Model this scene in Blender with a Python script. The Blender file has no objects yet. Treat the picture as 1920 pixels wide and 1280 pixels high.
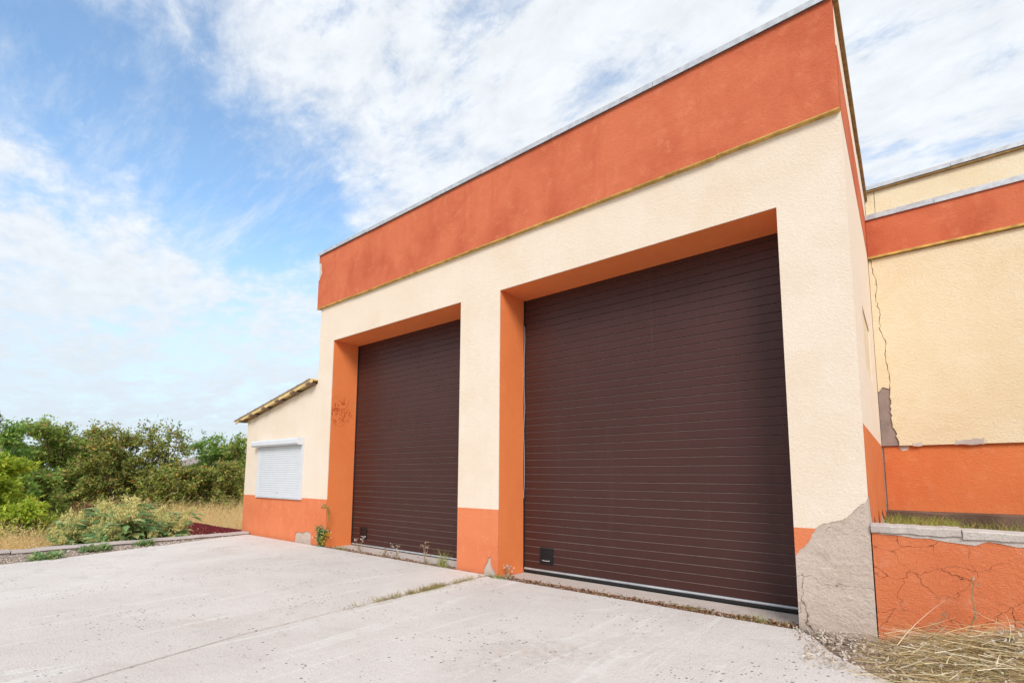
import bpy, bmesh, math, random
import numpy as np
from mathutils import Vector, Matrix
R = math.radians
scene = bpy.context.scene
col = scene.collection

# ------------------------------------------------------------------ camera
cam_d = bpy.data.cameras.new('camera'); cam = bpy.data.objects.new('camera', cam_d); col.objects.link(cam)
cam_d.sensor_width = 36.0; cam_d.lens = 36.0 * 924.3 / 1920
cam_d.shift_x = 0.0; cam_d.shift_y = (794.8 - 640) / 1920
cam_d.clip_start = 0.05; cam_d.clip_end = 3000
yaw, pitch, roll = R(38.62), R(6.07), R(0.28)
fw = Vector((-math.sin(yaw) * math.cos(pitch), math.cos(yaw) * math.cos(pitch), math.sin(pitch)))
rt = Vector((math.cos(yaw), math.sin(yaw), 0)); up = rt.cross(fw)
rt2 = rt * math.cos(roll) + up * math.sin(roll); up2 = up * math.cos(roll) - rt * math.sin(roll)
M = Matrix((rt2, up2, -fw)).transposed().to_4x4(); M.translation = (0, -5.9, 1.5)
cam.matrix_world = M
scene.camera = cam

# ------------------------------------------------------------------ sky, sun, exposure
SUN_EL, SUN_AZ = R(38), R(140)     # azimuth clockwise from +Y (the depth axis)
w = bpy.data.worlds.new('World'); scene.world = w; w.use_nodes = True
nt = w.node_tree; nt.nodes.clear(); L = nt.links.new
def N(t, **k):
    n = nt.nodes.new(t)
    for a, b in k.items(): setattr(n, a, b)
    return n
def wm(op, a, b=None, c=None, clamp=False):
    n = N('ShaderNodeMath', operation=op, use_clamp=clamp)
    for i, v in enumerate((a, b, c)):
        if v is None: continue
        if isinstance(v, (int, float)): n.inputs[i].default_value = v
        else: L(v, n.inputs[i])
    return n.outputs[0]
sky = N('ShaderNodeTexSky', sky_type='NISHITA', sun_disc=False, sun_elevation=SUN_EL, sun_rotation=SUN_AZ,
        altitude=100, air_density=1.0, dust_density=1.0, ozone_density=1.6)
tc = N('ShaderNodeTexCoord'); sep = N('ShaderNodeSeparateXYZ'); L(tc.outputs['Generated'], sep.inputs[0])
zz = wm('MAXIMUM', sep.outputs[2], 0.0)
den = wm('ADD', zz, 0.14)
px = wm('DIVIDE', sep.outputs[0], den); py = wm('DIVIDE', sep.outputs[1], den)
cmb = N('ShaderNodeCombineXYZ'); L(px, cmb.inputs[0]); L(py, cmb.inputs[1])
def wnoise(scale, detail, rough, dist, rotz=0, sc=(1, 1, 1), loc=(0, 0, 0)):
    mp = N('ShaderNodeMapping'); mp.inputs['Rotation'].default_value = (0, 0, rotz); mp.inputs['Scale'].default_value = sc
    mp.inputs['Location'].default_value = loc
    L(cmb.outputs[0], mp.inputs[0])
    n = N('ShaderNodeTexNoise'); n.inputs['Scale'].default_value = scale; n.inputs['Detail'].default_value = detail
    n.inputs['Roughness'].default_value = rough; n.inputs['Distortion'].default_value = dist
    L(mp.outputs[0], n.inputs['Vector']); return n.outputs[0]
n_big = wnoise(0.9, 3, 0.5, 0.3, loc=(3.1, 1.7, 0))
n_str = wnoise(2.0, 10, 0.64, 0.12, rotz=R(38), sc=(0.75, 1.7, 1))
n_fine = wnoise(9.0, 9, 0.66, 0.2, rotz=R(30), sc=(0.85, 1.35, 1), loc=(7, 2, 0))
def blob(d, r0, r1):      # 1 at the direction d, 0 beyond r1
    vn = N('ShaderNodeVectorMath', operation='DISTANCE'); L(tc.outputs['Generated'], vn.inputs[0]); vn.inputs[1].default_value = d
    m = N('ShaderNodeMapRange', interpolation_type='SMOOTHERSTEP'); L(vn.outputs['Value'], m.inputs[0])
    m.inputs[1].default_value = r0; m.inputs[2].default_value = r1; m.inputs[3].default_value = 1; m.inputs[4].default_value = 0
    return m.outputs[0]
def pixdir(u, v):
    return tuple((fw + rt2 * (u - 960) / 924.3 - up2 * (v - 794.8) / 924.3).normalized())
n_cell = wnoise(4.2, 8, 0.62, 0.25, rotz=R(50), sc=(1.0, 1.2, 1), loc=(1, 5, 0))
c = wm('ADD', wm('MULTIPLY', n_str, 0.80), wm('MULTIPLY', n_cell, 0.55))
c = wm('ADD', c, wm('MULTIPLY', n_big, 0.45))
c = wm('ADD', c, wm('MULTIPLY', n_fine, 0.60))
for (u, v, r0, r1, a) in [(300, 285, .02, .26, -.28), (490, 370, .02, .24, -.32), (120, 170, .02, .22, -.12), (60, 10, .0, .25, -.16),
                          (590, 440, .0, .16, -.22), (120, 440, .02, .24, .22), (330, 500, .02, .15, .10), (850, 130, .1, .55, .10), (1500, 60, .1, .6, .07),
                          (1700, 200, .1, .5, .12), (350, 640, .0, .10, -.12), (60, 600, .0, .12, -.05)]:
    c = wm('ADD', c, wm('MULTIPLY', blob(pixdir(u, v), r0, r1), a))
cov = N('ShaderNodeMapRange', interpolation_type='SMOOTHSTEP'); L(c, cov.inputs[0])
cov.inputs[1].default_value = 0.84; cov.inputs[2].default_value = 1.34; cov.inputs[3].default_value = 0.04; cov.inputs[4].default_value = 0.97
hz = N('ShaderNodeMapRange', interpolation_type='SMOOTHSTEP'); L(sep.outputs[2], hz.inputs[0])
hz.inputs[1].default_value = 0.0; hz.inputs[2].default_value = 0.47; hz.inputs[3].default_value = 0.88; hz.inputs[4].default_value = 0.0
n_ci = wnoise(1.5, 11, 0.70, 0.25, rotz=R(46), sc=(0.45, 1.9, 1), loc=(4, 9, 0))
ci = N('ShaderNodeMapRange', interpolation_type='SMOOTHSTEP'); L(n_ci, ci.inputs[0])
for i_, v_ in enumerate((0.40, 0.72, 0.0, 0.85)): ci.inputs[i_ + 1].default_value = v_
n_gap = wnoise(3.1, 9, 0.66, 0.2, rotz=R(15), sc=(1.0, 1.5, 1), loc=(11, 3, 0))
gp = N('ShaderNodeMapRange', interpolation_type='SMOOTHSTEP'); L(n_gap, gp.inputs[0])
for i_, v_ in enumerate((0.50, 0.70, 1.0, 0.28)): gp.inputs[i_ + 1].default_value = v_
cover = wm('MAXIMUM', wm('MULTIPLY', cov.outputs[0], gp.outputs[0]), ci.outputs[0])
shade = N('ShaderNodeMapRange'); L(n_fine, shade.inputs[0])
shade.inputs[1].default_value = 0.3; shade.inputs[2].default_value = 0.7; shade.inputs[3].default_value = 4.35; shade.inputs[4].default_value = 5.1
ccol = N('ShaderNodeVectorMath', operation='SCALE'); ccol.inputs[0].default_value = (0.955, 0.995, 1.04); L(shade.outputs[0], ccol.inputs['Scale'])
skys = N('ShaderNodeMix', data_type='RGBA', blend_type='MULTIPLY'); skys.inputs[0].default_value = 1.0
L(sky.outputs[0], skys.inputs[6]); skys.inputs[7].default_value = (1.30, 1.46, 1.44, 1)
mix = N('ShaderNodeMix', data_type='RGBA'); L(cover, mix.inputs[0]); L(skys.outputs[2], mix.inputs[6]); L(ccol.outputs[0], mix.inputs[7])
bg = N('ShaderNodeBackground'); bg.inputs[1].default_value = 0.14; pass
mixh = N('ShaderNodeMix', data_type='RGBA'); L(hz.outputs[0], mixh.inputs[0]); L(mix.outputs[2], mixh.inputs[6]); mixh.inputs[7].default_value = (3.45, 3.95, 4.40, 1)
L(mixh.outputs[2], bg.inputs[0])
wo = N('ShaderNodeOutputWorld'); L(bg.outputs[0], wo.inputs[0])

sd = bpy.data.lights.new('sun', 'SUN'); sd.energy = 2.0; sd.angle = R(24); sd.color = (1.0, 0.945, 0.88)
so = bpy.data.objects.new('sun', sd); col.objects.link(so)
dirs = Vector((math.sin(SUN_AZ) * math.cos(SUN_EL), math.cos(SUN_AZ) * math.cos(SUN_EL), math.sin(SUN_EL)))
so.rotation_euler = dirs.to_track_quat('Z', 'Y').to_euler(); so.location = (10, -20, 30)
vs = scene.view_settings; vs.view_transform = 'Standard'; vs.look = 'None'; vs.gamma = 1; vs.use_curve_mapping = False
vs.exposure = 0.52

# ------------------------------------------------------------------ materials
class Mat:
    def __init__(s, name):
        s.m = bpy.data.materials.new(name); s.m.use_nodes = True; s.t = s.m.node_tree; s.t.nodes.clear()
        s.b = s.n('ShaderNodeBsdfPrincipled'); s.o = s.n('ShaderNodeOutputMaterial'); s.l(s.b.outputs[0], s.o.inputs[0])
        s.pos = s.n('ShaderNodeNewGeometry')
    def n(s, t, **k):
        x = s.t.nodes.new(t)
        for a, b in k.items(): setattr(x, a, b)
        return x
    def l(s, a, b): s.t.links.new(a, b)
    def put(s, sock, v):
        if isinstance(v, (int, float)): sock.default_value = v
        elif isinstance(v, tuple): sock.default_value = v if len(v) == 4 or sock.type == 'VECTOR' else (*v, 1)
        else: s.l(v, sock)
    def noise(s, scale, detail=4, rough=.55, dist=0, sc=(1, 1, 1), rot=(0, 0, 0), loc=(0, 0, 0)):
        mp = s.n('ShaderNodeMapping'); mp.inputs['Scale'].default_value = sc; mp.inputs['Rotation'].default_value = rot; mp.inputs['Location'].default_value = loc
        s.l(s.pos.outputs['Position'], mp.inputs[0])
        x = s.n('ShaderNodeTexNoise'); s.l(mp.outputs[0], x.inputs['Vector'])
        x.inputs['Scale'].default_value = scale; x.inputs['Detail'].default_value = detail; x.inputs['Roughness'].default_value = rough; x.inputs['Distortion'].default_value = dist
        return x.outputs[0]
    def rng(s, v, a, b, c=0., d=1., smooth=True):
        x = s.n('ShaderNodeMapRange', interpolation_type='SMOOTHSTEP' if smooth else 'LINEAR')
        s.l(v, x.inputs[0])
        for i, q in enumerate((a, b, c, d)): x.inputs[i + 1].default_value = q
        return x.outputs[0]
    def math(s, op, a, b=0.):
        x = s.n('ShaderNodeMath', operation=op); s.put(x.inputs[0], a); s.put(x.inputs[1], b); return x.outputs[0]
    def mix(s, f, a, b, mode='MIX'):
        x = s.n('ShaderNodeMix', data_type='RGBA', blend_type=mode); s.put(x.inputs[0], f); s.put(x.inputs[6], a); s.put(x.inputs[7], b); return x.outputs[2]
    def bump(s, h, strength, dist, prev=None):
        x = s.n('ShaderNodeBump'); x.inputs['Strength'].default_value = strength; x.inputs['Distance'].default_value = dist
        s.l(h, x.inputs['Height'])
        if prev is not None: s.l(prev, x.inputs['Normal'])
        return x.outputs[0]
    def fin(s, color, rough=.9, normal=None, spec=.3, metal=0.):
        s.put(s.b.inputs['Base Color'], color); s.put(s.b.inputs['Roughness'], rough); s.b.inputs['Specular IOR Level'].default_value = spec
        s.b.inputs['Metallic'].default_value = metal
        if normal is not None: s.l(normal, s.b.inputs['Normal'])
        return s.m

def stucco(name, base, dark, pale, bump=.5, stain=.5, wear=.0, extra=None):
    m = Mat(name)
    big = m.noise(.9, 5, .6, .4); mid = m.noise(6, 6, .65); fine = m.noise(70, 3, .6); strk = m.noise(2.2, 6, .62, .2, sc=(1, 1, .22))
    c = m.mix(m.rng(big, .38, .72, 0, stain), base, dark)
    c = m.mix(m.rng(strk, .52, .74, 0, stain * .55), c, dark)
    c = m.mix(m.rng(mid, .5, .8, 0, .55), c, pale)
    c = m.mix(m.rng(fine, .35, .7, .0, .16), c, dark)
    drip = m.noise(1, 5, .6, .15, sc=(7, 7, .25), loc=(2, 3, 1))
    c = m.mix(m.math('MULTIPLY', m.rng(drip, .55, .72), m.rng(m.noise(.7, 3, loc=(8, 1, 1)), .42, .62, 0, stain * .5)), c, dark)
    if wear:
        wr = m.math('MULTIPLY', m.rng(m.noise(3.1, 9, .72, .3, loc=(3, 9, 4)), .60, .68), wear)
        c = m.mix(wr, c, pale)
    if extra: c = extra(m, c)
    h1 = m.noise(95, 4, .6, .5, sc=(1, 1, 1.15)); h2 = m.noise(30, 3, .6); h3 = m.noise(1.6, 3)
    nb = m.bump(h3, .25, .05); nb = m.bump(h2, min(1, .5 * bump), .016, nb); nb = m.bump(h1, min(1, .8 * bump), .014, nb)
    return m.fin(c, .93, nb, .15)

def cracks(scale, thr, colr, loc=(0, 0, 0), seen=(.36, .50)):
    def f(m, c):
        w1 = m.n('ShaderNodeTexNoise'); w1.inputs['Scale'].default_value = 5; w1.inputs['Detail'].default_value = 6
        m.l(m.pos.outputs['Position'], w1.inputs['Vector'])
        va = m.n('ShaderNodeVectorMath', operation='MULTIPLY_ADD'); m.l(w1.outputs[1], va.inputs[0]); va.inputs[1].default_value = (.26, .26, .26)
        m.l(m.pos.outputs['Position'], va.inputs[2])
        mp = m.n('ShaderNodeMapping'); mp.inputs['Location'].default_value = loc; mp.inputs['Scale'].default_value = (1, .2, 1.15); m.l(va.outputs[0], mp.inputs[0])
        v = m.n('ShaderNodeTexVoronoi', feature='DISTANCE_TO_EDGE'); v.inputs['Scale'].default_value = scale; m.l(mp.outputs[0], v.inputs['Vector'])
        vis = m.rng(m.noise(2.6, 4, .6, loc=(5, 1, 2)), *seen)
        k = m.math('MULTIPLY', m.rng(v.outputs['Distance'], thr * .25, thr, 1, 0), vis)
        halo = m.math('MULTIPLY', m.rng(v.outputs['Distance'], 0, thr * 5, .35, 0), vis)
        return m.mix(k, m.mix(halo, c, colr), tuple(x * .35 for x in colr))
    return f
def flakes(m, c):
    d = m.n('ShaderNodeVectorMath', operation='DISTANCE'); m.l(m.pos.outputs['Position'], d.inputs[0]); d.inputs[1].default_value = (-9.8, .22, 2.92)
    a = m.rng(d.outputs['Value'], .18, .42, 1, 0)
    k = m.math('MULTIPLY', m.rng(m.noise(13, 6, .7, .6), .50, .56), a)
    return m.mix(m.math('MULTIPLY', k, .8), c, (.44, .075, .018))

CREAM = stucco('cream_stucco', (.79, .675, .555), (.735, .585, .435), (.82, .73, .635), .75, .62)
CREAM_Y = stucco('yellow_stucco', (.86, .73, .52), (.80, .62, .38), (.87, .78, .62), 1.2, .6)
CREAM_SIDE = stucco('pale_stucco', (.80, .68, .56), (.75, .60, .46), (.84, .73, .63), .3, .3)
ORANGE = stucco('orange_plinth_stucco', (.75, .235, .105), (.63, .155, .06), (.79, .33, .18), .9, .55, .3)
ORANGE_R = stucco('orange_reveal_stucco', (.80, .235, .075), (.72, .18, .055), (.80, .28, .11), .3, .4, 0, flakes)
BAND = stucco('terracotta_band_stucco', (.64, .175, .085), (.46, .095, .045), (.72, .25, .13), .9, .75, .35)
ORANGE_C = stucco('cracked_orange_stucco', (.75, .225, .095), (.63, .15, .06), (.80, .37, .22), 1.3, .5, .4, cracks(3.3, .0045, (.27, .07, .035)))
ORANGE_W = stucco('wing_orange_stucco', (.78, .235, .085), (.68, .16, .055), (.81, .34, .17), 1.2, .5, .3)

def concrete(name, a, b, cdark, pits=0, bump=.6, rake=False, scale=1., extra=None):
    m = Mat(name)
    big = m.noise(.55 * scale, 6, .6, .4); mid = m.noise(5 * scale, 8, .7); fine = m.noise(90, 3, .6)
    c = m.mix(m.rng(big, .35, .7), a, b)
    c = m.mix(m.rng(mid, .48, .72, 0, .45), c, b)
    c = m.mix(m.rng(m.noise(1.7 * scale, 8, .7, .6, loc=(4, 4, 0)), .56, .72, 0, .5), c, cdark)
    c = m.mix(m.rng(fine, .4, .75, 0, .5), c, cdark)
    nb = m.bump(m.noise(3, 5), .4, .04); nb = m.bump(m.noise(45, 5, .7), bump, .012, nb)
    if rake:
        # trowelled waves across the bays and fine broom lines
        wv = m.noise(1.0, 3, .5, .3, sc=(1.6, .22, 1), rot=(0, 0, R(4)))
        ln_ = m.rng(m.math('ABSOLUTE', m.math('SUBTRACT', wv, .5)), .0, .022, .55, 0)
        c = m.mix(m.math('MULTIPLY', ln_, m.rng(m.noise(.8, 3, loc=(9, 3, 0)), .4, .6)), c, tuple(min(.78, x * 1.14) for x in a))
        br = m.noise(1.0, 3, .5, .2, sc=(60, 5, 1), rot=(0, 0, R(25)))
        pat = m.rng(m.noise(.9, 3, loc=(2, 5, 0)), .45, .62)
        c = m.mix(m.math('MULTIPLY', m.rng(br, .5, .72, 0, .30), pat), c, cdark)
        nb = m.bump(br, .35, .01, nb)
    if rake:
        rs_ = m.math('MULTIPLY', m.rng(m.noise(.45, 7, .7, .5, loc=(6, 2, 0)), .54, .68), m.rng(m.noise(14, 5, .7), .4, .65, .1, .55))
        c = m.mix(rs_, c, (.47, .37, .30))
        sp = m.noise(190, 2, .5); c = m.mix(m.rng(sp, .60, .72, 0, .6), c, tuple(x * .62 for x in cdark))
        c = m.mix(m.rng(m.noise(26, 6, .75), .56, .74, 0, .45), c, cdark)
    if pits:
        v = m.n('ShaderNodeTexVoronoi'); v.inputs['Scale'].default_value = 26; v.inputs['Randomness'].default_value = 1
        mp = m.n('ShaderNodeMapping'); mp.inputs['Scale'].default_value = (1, 1, .1); m.l(m.pos.outputs['Position'], mp.inputs[0]); m.l(mp.outputs[0], v.inputs['Vector'])
        sz = m.n('ShaderNodeSeparateColor'); m.l(v.outputs['Color'], sz.inputs[0])
        area = m.rng(m.noise(1.15, 4, .6, .4, loc=(1, 8, 0)), .47, .66, .02, .85)
        on = m.math('LESS_THAN', sz.outputs[0], area)
        rad = m.math('MULTIPLY', m.math('POWER', sz.outputs[1], 1.6), .32)
        rad = m.math('ADD', rad, .05)
        dd = m.math('ADD', v.outputs['Distance'], m.math('MULTIPLY', m.math('SUBTRACT', m.noise(130, 2), .5), .25))
        k = m.math('MULTIPLY', m.math('LESS_THAN', dd, rad), on)
        c = m.mix(m.math('MULTIPLY', k, pits), c, tuple(x * .42 for x in cdark))
        inv = m.math('SUBTRACT', 1., k); nb = m.bump(inv, .6, .01, nb)
    if extra: c = extra(m, c)
    return m.fin(c, .95, nb, .2)
SLAB = concrete('pale_concrete_slab', (.72, .67, .625), (.64, .585, .54), (.45, .395, .355), .9, .8, True)
SILL = concrete('threshold_concrete', (.62, .56, .51), (.55, .48, .43), (.33, .27, .23), 0, .6)
CEMENT = concrete('grey_cement_render', (.60, .495, .425), (.54, .435, .36), (.36, .27, .205), .0, 1., False, 2.2, lambda m, c: cracks(1.9, .005, (.34, .25, .19), (2, 0, 5), (.50, .56))(m, m.mix(m.rng(m.noise(4, 6, .7, .4, loc=(1, 2, 3)), .52, .7, 0, .5), c, (.38, .26, .18))))
KERBM = concrete('kerb_concrete', (.52, .46, .43), (.44, .38, .35), (.28, .22, .19), 0, .8, False, 2)
CAPM = concrete('cap_mortar', (.62, .56, .51), (.48, .41, .37), (.30, .23, .20), 0, .9, False, 3)
DARKKERB = concrete('mossy_dark_concrete', (.20, .13, .10), (.12, .075, .055), (.06, .045, .02), 0, 1., False, 3)

def simple(name, colr, rough=.6, metal=0., var=.15, spec=.4, bump=0., bscale=60, vsc=4):
    m = Mat(name)
    c = m.mix(m.rng(m.noise(vsc, 6, .65), .3, .7), colr, tuple(x * (1 - var) for x in colr))
    nb = m.bump(m.noise(bscale, 4), bump, .005) if bump else None
    return m.fin(c, rough, nb, spec, metal)
def door_mat():
    m = Mat('brown_door_paint')
    g = m.noise(1, 4, .6, .3, sc=(14, 1, 260))
    c = m.mix(m.rng(m.noise(1.1, 5, .6), .3, .7), (.062, .023, .019), (.055, .020, .016))
    c = m.mix(m.rng(m.noise(1, 6, .7, sc=(9, 1, .5)), .55, .75, 0, .3), c, (.095, .048, .042))
    oi = m.n('ShaderNodeObjectInfo'); c = m.mix(m.math('MULTIPLY', oi.outputs['Random'], .22), c, (.052, .016, .013))
    nb = m.bump(g, .22, .004); nb = m.bump(m.noise(320, 2), .25, .002, nb)
    return m.fin(c, m.rng(m.noise(2.2, 5), .3, .7, .40, .46), nb, .30)
DOOR = door_mat()
DEDGE = simple('painted_skylit_lip', (.27, .19, .17), .35, .2, .3, .5, 0, 60, 9)  # sky light on the upward board chamfers, painted in as a paler colour
BLACK = simple('black_plastic', (.012, .013, .016), .35, 0, .2)
RUBBER = simple('black_rubber', (.012, .011, .011), .7)
ALU = simple('grey_aluminium', (.52, .52, .53), .42, .3, .25)
ZINC = simple('zinc_coping', (.56, .575, .60), .5, .3, .3, vsc=9)
TRIMY = simple('ochre_trim', (.72, .46, .13), .8, 0, .5, .2, .4, 40, 7)
TRIMB = simple('ochre_brown_edge', (.36, .22, .09), .8, 0, .45, .2, .4, 40, 7)
WHITE = simple('white_shutter_paint', (.64, .66, .69), .4, 0, .06)
WOODR = simple('weathered_rafter', (.30, .20, .14), .85, 0, .55, .2, .6, 50, 18)
SOFFIT = simple('ochre_soffit_board', (.76, .56, .26), .8, 0, .25, .2, .3, 30)
ROOFM = simple('grey_brown_roof_sheet', (.36, .30, .26), .75, 0, .35, .3, .4, 30, 6)
MAROON = simple('maroon_sheet_paint', (.17, .013, .024), .45, 0, .25, .4, 0, 60, 2)
BRICKM = simple('red_brick', (.42, .17, .10), .9, 0, .4, .2, .5, 40, 6)
RUST = simple('rusty_debris', (.30, .12, .06), .95, 0, .6, .1, .8, 60, 30)
SOIL = simple('dry_soil', (.38, .29, .22), .97, 0, .5, .1, .9, 40, 5)
BARK = simple('grey_brown_bark', (.13, .09, .065), .9, 0, .5, .1, .6, 40, 10)
BARKP = simple('pale_bark', (.42, .38, .33), .9, 0, .4, .1, .6, 40, 10)
CABLE = simple('grey_cable', (.45, .43, .42), .6)
GLASS = simple('dark_window_glass', (.03, .035, .04), .1)
PVCB = simple('window_board', (.70, .55, .36), .7)
def terrain_mat():
    m = Mat('straw_field')
    c = m.mix(m.rng(m.noise(.35, 6, .7), .4, .65), (.55, .38, .18), (.34, .28, .10))
    c = m.mix(m.rng(m.noise(9, 5, .7), .45, .7, 0, .6), c, (.36, .25, .12))
    return m.fin(c, .97, m.bump(m.noise(6, 6), .8, .1), .1)
FIELD = terrain_mat()
def leafmat(name, stops, trans=.35, rough=.6):
    m = bpy.data.materials.new(name); m.use_nodes = True; t = m.node_tree; t.nodes.clear()
    g = t.nodes.new('ShaderNodeNewGeometry'); r = t.nodes.new('ShaderNodeValToRGB'); t.links.new(g.outputs['Random Per Island'], r.inputs[0])
    r.color_ramp.interpolation = 'LINEAR'
    while len(r.color_ramp.elements) < len(stops): r.color_ramp.elements.new(.5)
    for e, (p, cc) in zip(r.color_ramp.elements, stops): e.position = p; e.color = (*cc, 1)
    d = t.nodes.new('ShaderNodeBsdfPrincipled'); d.inputs['Roughness'].default_value = rough; d.inputs['Specular IOR Level'].default_value = .25
    tr = t.nodes.new('ShaderNodeBsdfTranslucent'); mx = t.nodes.new('ShaderNodeMixShader'); mx.inputs[0].default_value = trans
    t.links.new(r.outputs[0], d.inputs['Base Color']); t.links.new(r.outputs[0], tr.inputs[0])
    o = t.nodes.new('ShaderNodeOutputMaterial'); t.links.new(d.outputs[0], mx.inputs[1]); t.links.new(tr.outputs[0], mx.inputs[2]); t.links.new(mx.outputs[0], o.inputs[0])
    return m
LF_BROWN = leafmat('autumn_brown_green_leaves', [(0, (.13, .15, .05)), (.3, (.29, .36, .09)), (.6, (.42, .49, .11)), (.74, (.44, .44, .11)), (.82, (.32, .20, .12)), (.92, (.50, .36, .12)), (.97, (.80, .68, .12)), (1, (.76, .24, .10))], .45)
LF_OLIVE = leafmat('olive_leaves', [(0, (.17, .25, .06)), (.5, (.36, .48, .11)), (.85, (.48, .58, .14)), (.95, (.42, .28, .12)), (1, (.76, .34, .12))], .45)
LF_GREEN = leafmat('mid_green_leaves', [(0, (.14, .26, .06)), (.6, (.27, .43, .09)), (1, (.42, .55, .12))], .42)
LF_DARK = leafmat('dark_green_leaves', [(0, (0.056, 0.105, 0.042)), (.7, (0.105, 0.161, 0.063)), (1, (0.168, 0.210, 0.084))])
LF_BRIGHT = leafmat('bright_yellow_green_leaves', [(0, (.26, .38, .04)), (.55, (.44, .55, .06)), (.9, (.60, .65, .08)), (1, (.72, .60, .08))], .45)
LF_WEED = leafmat('broad_weed_leaves', [(0, (.14, .28, .11)), (.5, (.27, .42, .17)), (.8, (.44, .52, .22)), (.95, (.60, .52, .20)), (1, (.48, .14, .12))], .4)
LF_PLUME = leafmat('yellowish_weed_plumes', [(0, (.58, .56, .20)), (.6, (.72, .68, .28)), (1, (.74, .54, .26))], .35)
LF_STRAW = leafmat('straw_grass', [(0, (.70, .46, .20)), (.5, (.84, .60, .29)), (.88, (.86, .70, .40)), (.96, (.58, .52, .17)), (1, (.40, .43, .12))], .4)
LF_HAY = leafmat('cut_hay', [(0, (.13, .08, .04)), (.15, (.40, .25, .11)), (.40, (.68, .48, .22)), (.72, (.80, .64, .36)), (.84, (.86, .76, .56)), (.93, (.50, .44, .18)), (1, (.24, .25, .08))], .2)
LF_TURF = leafmat('patchy_green_grass', [(0, (0.144, 0.228, 0.048)), (.5, (0.288, 0.360, 0.072)), (.75, (0.480, 0.432, 0.132)), (1, (0.600, 0.432, 0.192))], .3)
LF_JOINT = leafmat('dry_joint_grass', [(0, (.30, .22, .10)), (.5, (.46, .34, .16)), (.75, (.34, .36, .11)), (1, (.60, .48, .28))], .3)
LF_PALE = leafmat('pale_straw', [(0, (.80, .66, .42)), (1, (.88, .80, .62))], .15)
LF_DKST = leafmat('dark_withered_stems', [(0, (.12, .07, .045)), (1, (.26, .16, .09))], .1)
LF_DRYW = leafmat('dried_weed', [(0, (.30, .20, .12)), (.6, (.45, .32, .20)), (1, (.58, .48, .34))], .25)
LF_YEL = leafmat('yellow_petals', [(0, (.70, .40, .02)), (1, (.80, .56, .05))], .3)
LF_WHT = leafmat('pale_petals', [(0, (.62, .52, .42)), (1, (.75, .68, .58))], .3)
LF_CHAFF = leafmat('pale_chaff', [(0, (.50, .40, .30)), (.5, (.62, .53, .44)), (.8, (.72, .66, .60)), (1, (.45, .25, .15))], .2)
STEMR = simple('reddish_stem', (.26, .11, .07), .7)
STEMG = simple('green_stem', (.20, .21, .07), .7)

# ------------------------------------------------------------------ mesh helpers
def link(o, parent=None):
    col.objects.link(o)
    if parent is not None: o.parent = parent
    return o
def mesh_obj(name, V, F, mat, parent=None, smooth=False):
    me = bpy.data.meshes.new(name); me.from_pydata([tuple(v) for v in V], [], F); me.update()
    for m in (mat if isinstance(mat, (list, tuple)) else [mat]): me.materials.append(m)
    if smooth: me.polygons.foreach_set('use_smooth', [True] * len(me.polygons))
    return link(bpy.data.objects.new(name, me), parent)
def tag(o, label=None, cat=None, group=None, kind=None):
    if label: o['label'] = label
    if cat: o['category'] = cat
    if group: o['group'] = group
    if kind: o['kind'] = kind
    return o
def empty(name, loc, label, cat, group=None, rz=0.):
    o = bpy.data.objects.new(name, None); o.empty_display_size = .3; col.objects.link(o); o.location = loc; o.rotation_euler[2] = rz
    # children are modelled in world coordinates when loc is the origin
    return tag(o, label, cat, group)
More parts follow.
